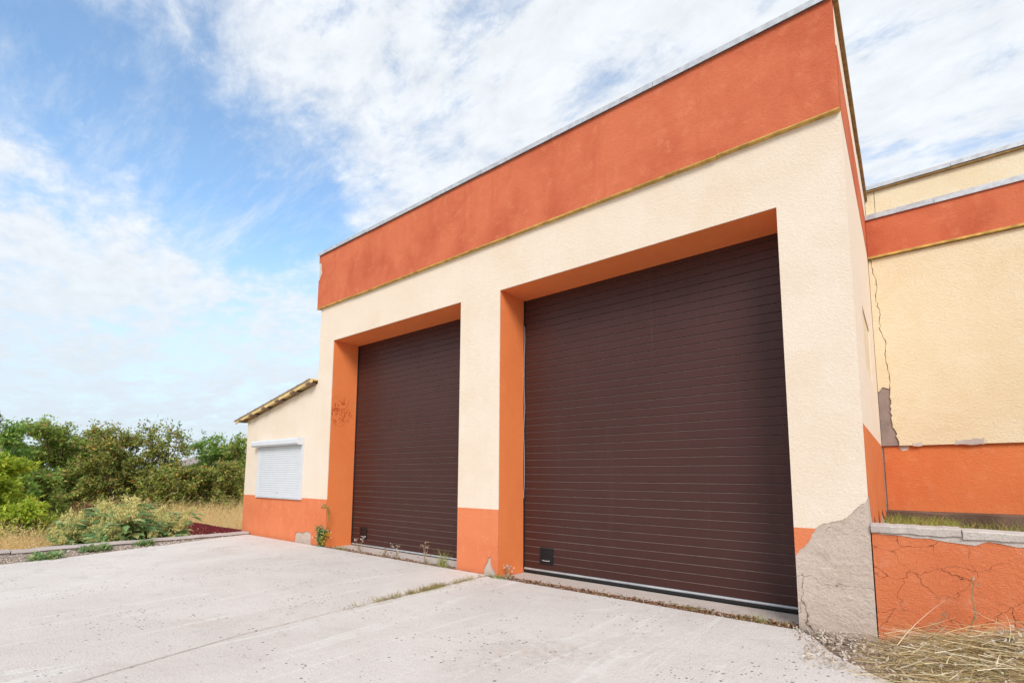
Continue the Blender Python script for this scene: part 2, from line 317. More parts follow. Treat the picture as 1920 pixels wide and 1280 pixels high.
class MB:
    def __init__(s): s.V = []; s.F = []
    def box(s, x0, x1, y0, y1, z0, z1):
        k = len(s.V); s.V += [(x, y, z) for z in (z0, z1) for y in (y0, y1) for x in (x0, x1)]
        s.F += [tuple(k + i for i in f) for f in ((0, 2, 3, 1), (4, 5, 7, 6), (0, 1, 5, 4), (2, 6, 7, 3), (0, 4, 6, 2), (1, 3, 7, 5))]; return s
    def poly(s, pts, axis, a, b):
        """extrude a 2-D outline along an axis from a to b (axis 1: pts are x,z ; axis 0: y,z ; axis 2: x,y)"""
        n = len(pts); k = len(s.V)
        area = sum(pts[i][0] * pts[(i + 1) % n][1] - pts[(i + 1) % n][0] * pts[i][1] for i in range(n))
        if area < 0: pts = pts[::-1]
        def P(p, t): return (p[0], t, p[1]) if axis == 1 else ((t, p[0], p[1]) if axis == 0 else (p[0], p[1], t))
        s.V += [P(p, a) for p in pts] + [P(p, b) for p in pts]
        s.F.append(tuple(k + i for i in range(n))); s.F.append(tuple(k + n + i for i in range(n - 1, -1, -1)))
        for i in range(n):
            j = (i + 1) % n; s.F.append((k + i, k + n + i, k + n + j, k + j))
        return s
    def tube(s, path, r0, r1, n=5, cap=True):
        path = [Vector(p) for p in path]; m = len(path); k = len(s.V)
        for i, p in enumerate(path):
            d = (path[min(i + 1, m - 1)] - path[max(i - 1, 0)]).normalized()
            a = d.cross(Vector((.31, .23, .92))); a = a.normalized() if a.length > 1e-4 else Vector((1, 0, 0)); b = d.cross(a)
            r = r0 + (r1 - r0) * i / (m - 1)
            s.V += [tuple(p + (a * math.cos(t) + b * math.sin(t)) * r) for t in (2 * math.pi * q / n for q in range(n))]
        for i in range(m - 1):
            for q in range(n):
                s.F.append((k + i * n + q, k + i * n + (q + 1) % n, k + (i + 1) * n + (q + 1) % n, k + (i + 1) * n + q))
        if cap: s.F.append(tuple(k + (m - 1) * n + q for q in range(n))); s.F.append(tuple(k + q for q in range(n - 1, -1, -1)))
        return s
    def build(s, name, mat, parent=None, smooth=False, bev=0., fix=True):
        o = mesh_obj(name, s.V, s.F, mat, parent, smooth)
        bm = bmesh.new(); bm.from_mesh(o.data)
        if fix: bmesh.ops.recalc_face_normals(bm, faces=bm.faces)
        big = [f for f in bm.faces if len(f.verts) > 6]
        if big: bmesh.ops.triangulate(bm, faces=big, ngon_method='EAR_CLIP')
        if bev:
            ed = [e for e in bm.edges if len(e.link_faces) == 2 and e.calc_face_angle(0) > .6]
            bmesh.ops.bevel(bm, geom=ed, offset=bev, segments=1, profile=.5, affect='EDGES', clamp_overlap=True)
        bm.to_mesh(o.data); bm.free(); return o
def box(name, mat, parent, *a, bev=0.): return MB().box(*a).build(name, mat, parent, bev=bev)
def jag(p, q, n, amp, rnd):
    """points from p (included) to q (excluded) with sideways raggedness"""
    p = Vector(p); q = Vector(q); d = q - p; s = Vector((-d.y, d.x)).normalized() if d.length else Vector((0, 0)); out = [tuple(p)]
    for i in range(1, n):
        t = (i + rnd.uniform(-.3, .3)) / n; out.append(tuple(p + d * t + s * rnd.uniform(-amp, amp)))
    return out
def jagpath(pts, step, amp, rnd):
    out = []
    for a, b in zip(pts[:-1], pts[1:]):
        n = max(1, int((Vector(b) - Vector(a)).length / step)); out += jag(a, b, n, amp, rnd)
    return out + [tuple(pts[-1])]
def leaves(name, P, D, Nn, Ln, Wd, mat, parent=None, fold=.18):
    """folded rhombic leaves: base, two edges, tip"""
    P = np.asarray(P, float); D = np.asarray(D, float); Nn = np.asarray(Nn, float)
    D /= np.linalg.norm(D, axis=1, keepdims=True) + 1e-9
    S = np.cross(D, Nn); S /= np.linalg.norm(S, axis=1, keepdims=True) + 1e-9; U = np.cross(S, D)
    Ln = np.broadcast_to(Ln, (len(P),))[:, None]; Wd = np.broadcast_to(Wd, (len(P),))[:, None]
    a = P; b = P + D * Ln * .45 - S * Wd * .5 + U * Wd * fold; c2 = P + D * Ln - U * Ln * .12; d = P + D * Ln * .45 + S * Wd * .5 + U * Wd * fold
    V = np.stack([a, b, c2, d], 1).reshape(-1, 3); n = len(P)
    k = np.arange(n)[:, None] * 4; F = np.concatenate([k + [0, 1, 2], k + [0, 2, 3]], 1).reshape(-1, 3)
    return raw(name, V, F, 3, mat, parent)
def raw(name, V, F, k, mat, parent=None):
    me = bpy.data.meshes.new(name); me.vertices.add(len(V)); me.vertices.foreach_set('co', np.asarray(V, np.float32).ravel())
    me.loops.add(F.size); me.loops.foreach_set('vertex_index', F.astype(np.int32).ravel()); me.polygons.add(len(F))
    me.polygons.foreach_set('loop_start', np.arange(0, F.size, k, dtype=np.int32))
    me.update(calc_edges=True); me.validate(); me.materials.append(mat)
    o = link(bpy.data.objects.new(name, me), parent)
    if parent is not None: o['kind'] = 'stuff'
    return o
def blades(name, P, D, Bend, H, W, mat, parent=None, seg=3, rs=None):
    """grass strips: root P, direction D, bend vector, length H, width W"""
    P = np.asarray(P, float); D = np.asarray(D, float); Bend = np.asarray(Bend, float); n = len(P)
    H = np.broadcast_to(H, (n,))[:, None]; W = np.broadcast_to(W, (n,))[:, None]
    rs = rs or np.random.RandomState(1)
    S = np.cross(D, rs.normal(size=(n, 3))); S /= np.linalg.norm(S, axis=1, keepdims=True) + 1e-9
    rows = []
    for i in range(seg + 1):
        t = i / seg; C = P + D * H * t + Bend * H * t * t; ww = W * (1 - t * .85) * .5
        rows += [C - S * ww, C + S * ww]
    V = np.stack(rows, 1).reshape(-1, 3); m = 2 * (seg + 1); k = np.arange(n)[:, None] * m
    F = np.concatenate([k + [2 * i, 2 * i + 1, 2 * i + 3, 2 * i + 2] for i in range(seg)], 1).reshape(-1, 4)
    return raw(name, V, F, 4, mat, parent)
rng = np.random.RandomState
def unit(n, rs): v = rs.normal(size=(n, 3)); return v / np.linalg.norm(v, axis=1, keepdims=True)

# ------------------------------------------------------------------ dimensions (metres; facade plane y = 0)
XA, XM, X1, X2, X3, X4, X5 = -13.87, -10.39, -9.81, -5.857, -4.975, -.958, -.312
ZP, ZD, ZB, ZT, YD = .992, 4.498, 5.336, 6.615, .655
YB, ZS = 4.472, 2.04
rnd = random.Random(4)

# ------------------------------------------------------------------ ground
bm = MB(); n = 56
def tz(x, y):
    r = math.hypot(x + 25, y); return -1.02 + .10 * math.sin(x * .21 + 1) * math.cos(y * .17) + (0 if r < 40 else .0)
gx = sorted(set([-900, -400, -200, -120, -80] + list(np.linspace(-60, 40, 41)) + [80, 200, 600])); gy = sorted(set([-600, -200, -80] + list(np.linspace(-40, 60, 41)) + [120, 300, 900]))
V = [(x, y, tz(x, y) if abs(x) < 100 and abs(y) < 100 else -1.02) for y in gy for x in gx]; nx = len(gx)
F = [(j * nx + i, j * nx + i + 1, (j + 1) * nx + i + 1, (j + 1) * nx + i) for j in range(len(gy) - 1) for i in range(nx - 1)]
tag(mesh_obj('terrain', V, F, FIELD, None, True), kind='structure')
tag(box('yard_ground', SOIL, None, -13.62, 30, -40, .6, -1.3, -.055), kind='structure')
# two concrete bays with an open joint between them
def bay(name, outline, z, seedv):
    r = random.Random(seedv); pts = jagpath(outline + [outline[0]], .16, .004, r)[:-1]
    o = MB().poly(pts, 2, -.2, z).build(name, SLAB); tag(o, kind='structure'); return o
bay('concrete_bay', [(-13.34, -.06), (-5.155, -.06), (-5.12, -2), (-5.05, -3.7), (-4.75, -5.4), (-4.6, -9), (-4.5, -16), (-11.2, -16), (-11.7, -7), (-11.9, -4.7), (-12.05, -3.9), (-12.3, -3.1), (-12.6, -2.1), (-13.0, -1.1)], -.002, 2)
bay('concrete_bay', [(-5.135, -.10), (-.96, -.10), (-.80, -.27), (-.62, -.66), (-.30, -1.02), (-.13, -1.14), (.6, -1.6), (2.2, -2.4), (6, -3.6), (6, -16), (-4.494, -16), (-4.594, -9), (-4.744, -5.4), (-5.044, -3.7), (-5.110, -2)], -.012, 3)
# strip of trodden dirt along the kerb
ds = MB().poly(jagpath([(-13.31, -.1), (-13.02, -1.0), (-12.58, -2.1), (-12.2, -3.1), (-11.95, -3.9), (-11.8, -4.7), (-11.6, -7), (-11.3, -15), (-13.31, -15)], .3, .02, rnd), 2, -.15, -.024).build('dirt_strip', SOIL); tag(ds, kind='structure')
# kerb along the drop
kb = MB().box(-13.62, -13.30, -16, .0, -.9, -.06).build('kerb', KERBM); tag(kb, kind='structure')
y = -.02; i = 0
while y > -15:
    ln = [2.05, 2.3, 1.9, 2.2, 2.0, 2.25, 2.1, 2.2][i % 8]; r = random.Random(50 + i); zt = .058 + r.uniform(-.008, .008)
    m = MB(); nseg = 9; ys = [y - ln * k / nseg for k in range(nseg + 1)]; ys[-1] += .012
    for k, yy in enumerate(ys):
        a = r.uniform(-.012, .008); b = r.uniform(-.010, .006)
        m.V += [(-13.60, yy, -.06), (-13.60, yy, zt + b), (-13.34 + a, yy, zt + b), (-13.315 + a, yy, zt - .04 + b), (-13.345 + a * .5, yy, -.005), (-13.35, yy, -.06)]
    for k in range(nseg):
        for q in range(5): m.F.append((k * 6 + q, k * 6 + q + 1, (k + 1) * 6 + q + 1, (k + 1) * 6 + q))
    m.F.append((0, 1, 2, 3, 4, 5)); m.F.append(tuple(nseg * 6 + q for q in (5, 4, 3, 2, 1, 0)))
    m.build('kerb_stone', KERBM, kb); y -= ln; i += 1

# ------------------------------------------------------------------ main garage
G = empty('garage_building', (0, 0, 0), 'cream rendered garage block with terracotta parapet and two tall brown sectional doors', 'building')
yb = 12.0
core = MB()
for a, b in ((XM + .02, X1 - .02), (X2 + .02, X3 - .02), (X4 + .02, X5 - .0145)): core.box(a, b, .014, .68, -.25, ZD + .02)
core.box(XM + .02, X5 - .014, .014, .68, ZD + .021, 6.60)
core.box(XM + .02, XM + .32, .681, yb, -1.2, 6.60); core.box(X5 - .314, X5 - .014, .681, yb, -.25, 6.60)
core.box(XM + .321, X5 - .315, yb - .3, yb, -1.2, 6.60); core.box(XM + .321, X5 - .315, .681, yb - .301, 6.1, 6.3)
core.build('masonry_core', CEMENT, G)
# render coat in one comb-shaped sheet, with the broken lower edge on the corner pier
pier = [(-.955, .705), (-.93, .745), (-.904, .779), (-.872, .80), (-.85, .83), (-.82, .872), (-.80, .935), (-.765, .985)]
pier2 = [(-.765, .9921), (-.72, 1.03), (-.62, 1.068), (-.53, 1.09), (-.484, 1.126), (-.43, 1.19), (-.37, 1.25), (-.34, 1.262), (X5, 1.325)]
pier = jagpath(pier, .03, .006, rnd); pier2 = jagpath(pier2, .03, .006, rnd)
crm = [(XM, ZP), (X1, ZP), (X1, ZD), (X2, ZD), (X2, ZP), (X3, ZP), (X3, ZD), (X4, ZD), (X4, ZP)] + pier2 + [(X5, ZB), (XM, ZB)]
MB().poly(crm, 1, 0, .0135).build('cream_render', CREAM, G)
MB().poly([(XM, .0), (X1, -.01), (X1, ZP), (XM, ZP)], 1, -.0005, .0135).build('plinth_render', ORANGE, G)
ptch = jagpath([(-5.285, -.03), (-5.27, .06), (-5.215, .15), (-5.19, .19), (-5.175, .245), (-5.14, .262), (-5.115, .235), (-5.125, .17), (-5.085, .10), (-5.03, .04), (-5.02, -.03)], .03, .007, rnd)
MB().poly([(X2, -.03)] + ptch + [(X3, -.03), (X3, ZP), (X2, ZP)], 1, -.0005, .0135).build('plinth_render', ORANGE, G)
MB().poly([(X4, ZP)] + [(X4, .70)] + pier + [(-.765, ZP)], 1, -.0005, .0135).build('plinth_render', ORANGE, G)
# rough cement left where the coat fell off the corner pier
from mathutils import noise as mn
def rough_sheet(name, x0, x1, z0, z1, y, amp, n, mat, parent):
    m = MB(); nz = int(n * (z1 - z0) / (x1 - x0)) + 1
    for j in range(nz + 1):
        for i in range(n + 1):
            x = x0 + (x1 - x0) * i / n; z = z0 + (z1 - z0) * j / nz
            h = mn.fractal(Vector((x * 5, z * 9, 3)), .8, 2.1, 5) * amp + mn.noise(Vector((x * 28 + z * 14, z * 34 - x * 12, 1))) * amp * .45
            m.V.append((x, y + max(-amp, min(amp, h)), z))
    for j in range(nz):
        for i in range(n): k = j * (n + 1) + i; m.F.append((k, k + 1, k + n + 2, k + n + 1))
    return m.build(name, mat, parent, True, fix=False)
rough_sheet('exposed_cement', X4 + .0005, X5 - .0015, -.1, 1.34, .0075, .005, 70, CEMENT, G)
box('exposed_cement', CEMENT, G, X5 - .0144, X5 - .0016, .0135, .0139 + .5, -.2, 1.6)
# reveals
for a, b in ((X1, X2), (X3, X4)):
    box('reveal_jamb', ORANGE_R, G, a - .02, a, .014, YD - .002, -.04, ZD)
    box('reveal_jamb', ORANGE_R, G, b, b + .0199, .014, YD - .002, .70 if b > -2 else -.04, ZD)
    box('reveal_soffit', ORANGE_R, G, a - .02, b + .0199, .014, YD - .002, ZD, ZD + .02)
box('reveal_jamb', CEMENT, G, X4, X4 + .0199, .0141, YD - .002, -.2, .6995)
# parapet band with a chipped corner, its ochre bottom trim and the metal coping
chip = jagpath([(-10.475, 6.02), (-10.43, 6.03), (-10.395, 6.11), (-10.33, 6.17), (-10.36, 6.27), (-10.37, 6.40), (-10.425, 6.46), (-10.475, 6.44)], .05, .012, rnd)
MB().poly([(-10.475, ZB)] + chip + [(-10.475, ZT), (X5 - .004, ZT), (X5 - .004, ZB)], 1, -.055, -.0005).build('parapet_band', BAND, G)
box('parapet_core', SILL, G, -10.4745, X5 - .006, -.046, -.002, ZB + .05, ZT - .05)
box('parapet_band', BAND, G, -10.475, XM + .0195, .0, 3.5, ZB, ZT)
k = 0; x = -10.49
while x < X5 - .05:
    ln = [1.37, 2.02, 1.7, 2.3, 1.55, 1.9, 2.1][k % 7]; xe = min(x + ln, X5 + .0); dz = rnd.uniform(-.006, .006); dy = rnd.uniform(-.006, .004)
    MB().poly([(-.055 + dy, ZB - .012 + dz), (-.061 + dy, ZB - .010 + dz), (-.063 + dy, ZB + .002 + dz), (-.0555, ZB + .009 + dz), (-.0015, ZB - .0008), (-.0015, ZB - .012 + dz)], 0, x, xe - .004).build('ochre_trim', TRIMY, G); x = xe; k += 1
xs = [-10.50, -8.6, -6.55, -5.35, -3.9, -2.3, X5 + .015]
for k, (a, b) in enumerate(zip(xs[:-1], xs[1:])):
    dz = rnd.uniform(-.006, .006)
    MB().poly([(-.085, ZT - .012 + dz), (-.092, ZT - .016 + dz), (-.09, ZT + .060 + dz), (-.05, ZT + .072 + dz), (.42, ZT + .07), (.42, ZT + .03), (-.08, ZT + .012 + dz)], 0, a, b - .006).build('coping_sheet', ZINC, G)
# right-hand side wall: render with a small deep window, orange stripe and high plinth
w0, w1, q0, q1 = 1.50, 2.9, 2.87, 3.66
sx = X5 - .0135
MB().poly([(.0, 1.325), (.0, ZS), (w0, ZS), (yb, ZS), (yb, ZS + .001), (.0, ZS + .001)][:0] + [(.014, ZS), (w0, ZS), (w0, 5.33), (.014, 5.33)], 0, sx, X5).build('side_render', CREAM_SIDE, G)
MB().poly([(w0, ZS), (w1, ZS), (w1, q0), (w0, q0)], 0, sx, X5).build('side_render', CREAM_SIDE, G)
MB().poly([(w0, q1), (w1, q1), (w1, 5.33), (w0, 5.33)], 0, sx, X5).build('side_render', CREAM_SIDE, G)
MB().poly([(w1, ZS), (yb, ZS), (yb, 5.33), (w1, 5.33)], 0, sx, X5).build('side_render', CREAM_SIDE, G)
MB().poly([(.014, 5.33), (yb, 5.33), (yb, 6.10), (.014, 6.10)], 0, sx, X5 + .004).build('side_stripe', BAND, G)
MB().poly([(.0, 6.10), (yb, 6.10), (yb, ZT), (.0, ZT)], 0, sx, X5).build('side_render', CREAM_SIDE, G)
pl = jagpath([(YB, .80), (3.4, .93), (3.0, 1.06), (2.7, .98), (2.2, .90), (1.9, 1.12), (1.6, .98), (1.2, .90), (.9, 1.10), (.6, .98), (.35, 1.12), (.2, 1.32), (.014, 1.35)], .08, .02, rnd)
MB().poly([(.014, ZS), (YB, ZS)] + pl, 0, sx, X5 + .001).build('side_plinth', ORANGE_W, G)
wn = box('side_window', PVCB, G, X5 - .20, X5 - .0136, w0 + .0, w1 - .0, q0 - .0, q0 + .012)
for nm, bx, mt in (('window_reveal', (X5 - .2, X5 - .0136, w1 - .012, w1, q0 + .013, q1), PVCB), ('window_pane', (X5 - .03, X5 - .0137, w0, w1 - .0125, q0 + .0125, q1), CREAM_Y)):
    box(nm, mt, wn, *bx)
# ochre-brown edge board under the side roof sheet
k = 0; yy = -.06
for ln in (3.25, 3.4, 3.0, 2.5):
    box('verge_board', TRIMB, G, X5 + .002, X5 + .045, yy + .02, yy + ln - .004, ZT - .035 + .03 * (k > 0), ZT + .055 + .06 * (k > 0)); yy += ln; k += 1

# ---- sectional doors: a leaf of individual boards
SL = .1155
def slat_mesh(width):
    h = SL - .0012; prof = [(.012, 0), (.002, .001), (0, .003), (0, h - .0095), (.0125, h - .0005)]
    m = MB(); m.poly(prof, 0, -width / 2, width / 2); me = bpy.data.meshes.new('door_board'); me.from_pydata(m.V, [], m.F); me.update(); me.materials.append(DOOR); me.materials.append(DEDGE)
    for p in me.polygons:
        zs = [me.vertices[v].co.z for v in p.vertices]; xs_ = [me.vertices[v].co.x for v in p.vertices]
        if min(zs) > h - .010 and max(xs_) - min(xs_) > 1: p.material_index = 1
    b = bmesh.new(); b.from_mesh(me); bmesh.ops.recalc_face_normals(b, faces=b.faces); b.to_mesh(me); b.free(); return me
def make_door(a, b, lbl, seedv, hx):
    r = random.Random(seedv); z0 = .045 if hx > -6 else .02
    leaf = box('garage_door', RUBBER, G, a - .05, b + .05, YD + .012, YD + .055, -.03, ZD + .06); tag(leaf, lbl)
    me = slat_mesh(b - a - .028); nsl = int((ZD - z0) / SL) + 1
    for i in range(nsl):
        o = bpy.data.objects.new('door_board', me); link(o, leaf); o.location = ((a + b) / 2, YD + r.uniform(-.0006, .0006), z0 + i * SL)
    MB().poly([(YD - .004, z0 - .034), (YD - .014, z0 - .030), (YD - .018, z0 - .018), (YD - .012, z0 - .005), (YD + .011, z0 - .002), (YD + .011, z0 - .034)], 0, a + .004, b - .004).build('bottom_rail', ALU, leaf)
    MB().poly([(YD - .010, z0 - .075), (YD - .013, z0 - .06), (YD - .008, z0 - .0345), (YD + .011, z0 - .0345), (YD + .011, z0 - .075)], 0, a + .004, b - .004).build('rubber_seal', RUBBER, leaf)
    for sx_, nm in ((a, 'side_seal'), (b - .018, 'side_seal')): box(nm, RUBBER, leaf, sx_ + .0005, sx_ + .0175, YD - .02, YD + .0115, z0 - .03, ZD - .001)
    # recessed black lift handle
    hz0, hw, hh = .135, .125, .125
    m = MB(); X, Z = hx, hz0
    fr = [(0, 2 * hw, 0, .03), (0, 2 * hw, 2 * hh - .03, 2 * hh), (0, .04, .03, 2 * hh - .03), (2 * hw - .04, 2 * hw, .03, 2 * hh - .03), (.04, 2 * hw - .04, hh + .01, hh + .03)]
    for (p, q, s_, t_) in fr: m.box(X + p, X + q, YD - .014, YD - .001, Z + s_, Z + t_)
    h = m.build('handle', BLACK, leaf)
    box('handle', BLACK, leaf, X + .0405, X + 2 * hw - .0405, YD - .0035, YD - .0012, Z + .0305, Z + 2 * hh - .0305)
    MB().tube([(X + .055, YD - .018, Z + .055), (X + hw, YD - .026, Z + .05), (X + 2 * hw - .055, YD - .018, Z + .055)], .008, .008, 6).build('grip', ALU, leaf)
    return leaf
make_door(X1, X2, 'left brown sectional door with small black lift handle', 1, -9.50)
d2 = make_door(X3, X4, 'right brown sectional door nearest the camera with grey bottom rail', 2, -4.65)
pth = []; r = random.Random(8)
for i in range(40):
    t = i / 39; pth.append((X3 + .022 + .008 * math.sin(t * 17) + r.uniform(-.002, .002), YD - .028 + .004 * math.sin(t * 29), 4.05 - t * 2.9))
MB().tube(pth, .0045, .0045, 5).build('cable', CABLE, d2)

# thresholds
for k, (a, b) in enumerate(((X1, X2), (X3, X4))):
    zt = -.042 if k else -.028
    r = random.Random(20 + k)
    top = jagpath([(a + .002, .19), (b - .002, .16)], .12, .014, r)
    o = MB().poly(top + [(b - .002, .66), (a + .002, .66)], 2, -.2, zt).build('threshold', SILL, G)
    for yo, amp, hgt in ((.155, .012, .02), (.035, .02, .016)):
        up_ = jagpath([(a + .05, yo + .01), (b - .05, yo - .01)], .09, amp, r); lo = jagpath([(b - .05, yo - .032), (a + .05, yo - .014)], .09, amp, r)
        MB().poly(up_ + lo, 2, -.08, -.055 + hgt).build('rusty_edge', RUST, o)

# ------------------------------------------------------------------ lean-to on the left
A = empty('lean_to', (0, 0, 0), 'low cream lean-to with mono-pitch roof and white shuttered window', 'building')
def zr(x): return 2.96 + (x - XA) * (3.60 - 2.96) / (XM - XA)
ar = random.Random(6); yA = 9.0
WX0, WX1, WZ0, WZ1 = -13.06, -10.93, .985, 2.22
m = MB(); m.box(XA + .014, XM + .018, .25, .4, -1.2, 2.95); m.box(XA + .014, XA + .3, .401, yA, -1.2, 2.95); m.build('masonry_core', CEMENT, A)
m = MB().poly([(XA, ZP), (XM - .001, ZP), (XM - .001, zr(XM)), (XA, zr(XA))], 1, .016, .249); m.build('cream_render', CREAM, A)
g = jagpath([(-11.12, -.03), (-11.10, .17), (-11.0, .22), (-10.80, .21), (-10.62, .265), (-10.5, .25), (-10.36 + .0, .16)], .05, .016, ar)
MB().poly([(XA, -.02), (XA, ZP - .0), (XM - .001, ZP), (XM - .001, .17)] + g[::-1], 1, .0155, .06).build('plinth_render', ORANGE, A)
box('exposed_cement', CEMENT, A, XA + .002, XM - .001, .030, .2495, -1.2, ZP - .001)
box('side_render', CREAM, A, XA, XA + .0138, .25, yA, ZP, 2.95); box('side_plinth', ORANGE, A, XA - .001, XA + .0138, .25, yA, -1.2, ZP - .0005)
# roof: sheet, soffit board and protruding rafter ends
ths = math.atan2(3.60 - 2.96, XM - XA); xe0 = -14.28
def rz(x, o): return zr(x) + o
sheet = MB().poly([(xe0 - .06, rz(xe0 - .06, .085)), (XM - .08, rz(XM - .08, .085)), (XM - .08, rz(XM - .08, .106)), (xe0 - .06, rz(xe0 - .06, .106))], 1, -.17, yA).build('roof', ROOFM, A)
MB().poly([(xe0, rz(xe0, .002)), (XM - .003, rz(XM - .003, .002)), (XM - .003, rz(XM - .003, .0845)), (xe0, rz(xe0, .0845))], 1, -.15, -.1252).build('fascia_board', SOFFIT, sheet)
MB().poly([(xe0, rz(xe0, .06)), (XM - .003, rz(XM - .003, .06)), (XM - .003, rz(XM - .003, .0842)), (xe0, rz(xe0, .0842))], 1, -.125, yA).build('soffit_board', SOFFIT, sheet)
for i, xc in enumerate((-13.98, -13.36, -12.68, -11.98, -11.25, -10.55)):
    r = random.Random(70 + i); m = MB(); ring = []
    n8 = 9; zc = rz(xc, .012)
    pts = []
    for q in range(n8):
        t = 2 * math.pi * q / n8; e = r.uniform(.85, 1.12); pts.append((xc + math.cos(t) * .095 * e, zc + math.sin(t) * .032 * e + math.cos(t) * .095 * e * math.tan(ths)))
    m.poly(pts, 1, -.172, .0158).build('rafter_end', WOODR, sheet)
# ribs of the roof sheet
for i in range(9):
    xx = xe0 + .3 + i * .42
    if xx < XM - .15:
        MB().poly([(xx, rz(xx, .1065)), (xx + .06, rz(xx + .06, .1065)), (xx + .05, rz(xx + .05, .118)), (xx + .012, rz(xx + .012, .118))], 1, -.17, yA).build('roof_rib', ROOFM, sheet)
# roller shutter window
W = box('shuttered_window', WHITE, A, WX0 - .045, WX1 + .045, .004, .0155, WZ0 - .02, WZ1)
for a, b in ((WX0 - .045, WX0 + .012), (WX1 - .012, WX1 + .045)): box('guide_rail', WHITE, W, a, b, -.022, .0035, WZ0 - .02, 2.215)
m = MB(); ns = 23; hh = (2.215 - WZ0) / ns
prof = []
for i in range(ns):
    z = WZ0 + i * hh; prof += [(-.004, z), (-.011, z + .006), (-.0135, z + hh * .5), (-.011, z + hh - .008), (-.004, z + hh - .003)]
m.poly(prof + [(.0035, 2.215), (.0035, WZ0)], 0, WX0 + .0125, WX1 - .0125); m.build('shutter_curtain', WHITE, W)
box('bottom_slat', WHITE, W, WX0 + .0125, WX1 - .0125, -.018, -.0142, WZ0 - .015, WZ0 + .06)
box('lock', BLACK, W, -12.0, -11.975, -.021, -.0182, WZ0 + .09, WZ0 + .115)
MB().poly([(.0153, 2.216), (-.13, 2.216), (-.16, 2.25), (-.16, 2.335), (-.13, 2.372), (.0153, 2.372)], 0, WX0 - .16, WX1 + .03).build('shutter_box', WHITE, W)
MB().poly([(.0153, 2.21), (-.135, 2.21), (-.166, 2.247), (-.166, 2.338), (-.133, 2.378), (.0153, 2.378)], 0, WX1 + .031, WX1 + .05).build('box_end_cap', WHITE, W)
box('window_sill', WHITE, W, WX0 - .06, WX1 + .06, -.03, .0154, WZ0 - .036, WZ0 - .0205)

# ------------------------------------------------------------------ set-back wing on the right
Wg = empty('side_wing', (0, 0, 0), 'yellow-cream rendered wing set back right of the garage with rust-orange band and plinth', 'building')
XR = 12.0; yw = YB
wr = random.Random(12)
m = MB(); m.box(X5 + .001, XR, yw + .08, yw + .4, -.2, 6.0); m.build('masonry_core', CEMENT, Wg)
crack = jagpath([(-.262, 5.29), (-.25, 5.05), (-.21, 4.9), (-.235, 4.6), (-.19, 4.3), (-.215, 4.05), (-.15, 3.85), (-.165, 3.5), (-.13, 3.2), (-.14, 2.95), (-.155, 2.7), (-.14, 2.4), (-.085, 2.15), (-.075, ZS)], .045, .014, wr)
MB().poly([(XR, ZS), (XR, 5.29)] + crack, 1, yw, yw + .0795).build('cream_render', CREAM_Y, Wg)
left_ = [(x - .009 - .004 * math.sin(z * 30), z) for (x, z) in crack if z > 3.02]
MB().poly(left_ + [(left_[-1][0], 3.0), (-.24, 3.04), (-.28, 2.98), (X5 + .006, 2.96), (X5 + .006, 5.29)], 1, yw + .004, yw + .0795).build('cream_render', CREAM_Y, Wg)
box('exposed_cement', simple('mauve_grey_cement', (.33, .25, .22), .95, 0, .3, .1, .8, 50), Wg, X5 + .0065, .05, yw + .02, yw + .0793, ZS + .003, 5.28)
chips = jagpath([(-.27, ZS - .003), (.3, ZS - .003)], .1, .0, wr)
box('plinth_render', ORANGE_W, Wg, -.285, XR, yw + .055, yw + .0798, -.1, ZS - .002)
for (a, b, c_, d_) in ((.10, .22, ZS - .0, ZS + .055), (.62, .95, ZS + .0, ZS + .085)):
    MB().poly(jagpath([(a, c_ - .012), (b, c_ - .012), (b, d_), (a, d_ - .02), (a, c_ - .012)], .05, .012, wr)[:-1], 1, yw - .004, yw + .001).build('bare_patch', CAPM, Wg)
MB().poly(jagpath([(-.10, ZS - .01), (.06, ZS - .01), (.03, ZS - .07), (-.03, ZS - .09), (-.07, ZS - .05), (-.10, ZS - .01)], .04, .012, wr)[:-1], 1, yw + .051, yw + .056).build('bare_patch', CAPM, Wg)
box('parapet_band', BAND, Wg, X5 + .008, XR, yw - .045, yw + .1, 5.335, 6.005)
MB().poly([(yw - .058, 5.300), (yw - .060, 5.328), (yw - .045, 5.338), (yw - .0005, 5.334), (yw - .0005, 5.300)], 0, X5 + .008, XR).build('ochre_trim', TRIMY, Wg)
xs = [X5 + .006, .62, 1.9, 3.8, 6.0, 9, XR]
for a, b in zip(xs[:-1], xs[1:]):
    dz = wr.uniform(-.004, .004); MB().poly([(yw - .075, 5.995 + dz), (yw - .078, 6.085 + dz), (yw + .5, 6.11), (yw + .5, 6.02), (yw - .06, 6.01 + dz)], 0, a, b - .005).build('coping_sheet', ZINC, Wg)
box('upper_wall', CREAM_Y, Wg, -.16, XR, yw + .5, yw + .9, 5.9, 6.80); box('upper_wall', CREAM_Y, Wg, X5 + .008, -.168, yw + .497, yw + .9, 5.9, 6.80)
xs = [X5 + .006, .9, 2.6, 5, 8, XR]
for a, b in zip(xs[:-1], xs[1:]):
    dz = wr.uniform(-.004, .004); MB().poly([(yw + .43, 6.79 + dz), (yw + .428, 6.865 + dz), (yw + 1.3, 6.89), (yw + 1.3, 6.80), (yw + .45, 6.80 + dz)], 0, a, b - .005).build('coping_sheet', ZINC, Wg)
box('verge_board', TRIMB, Wg, X5 + .01, XR, yw + .445, yw + .4995, 6.755, 6.789)

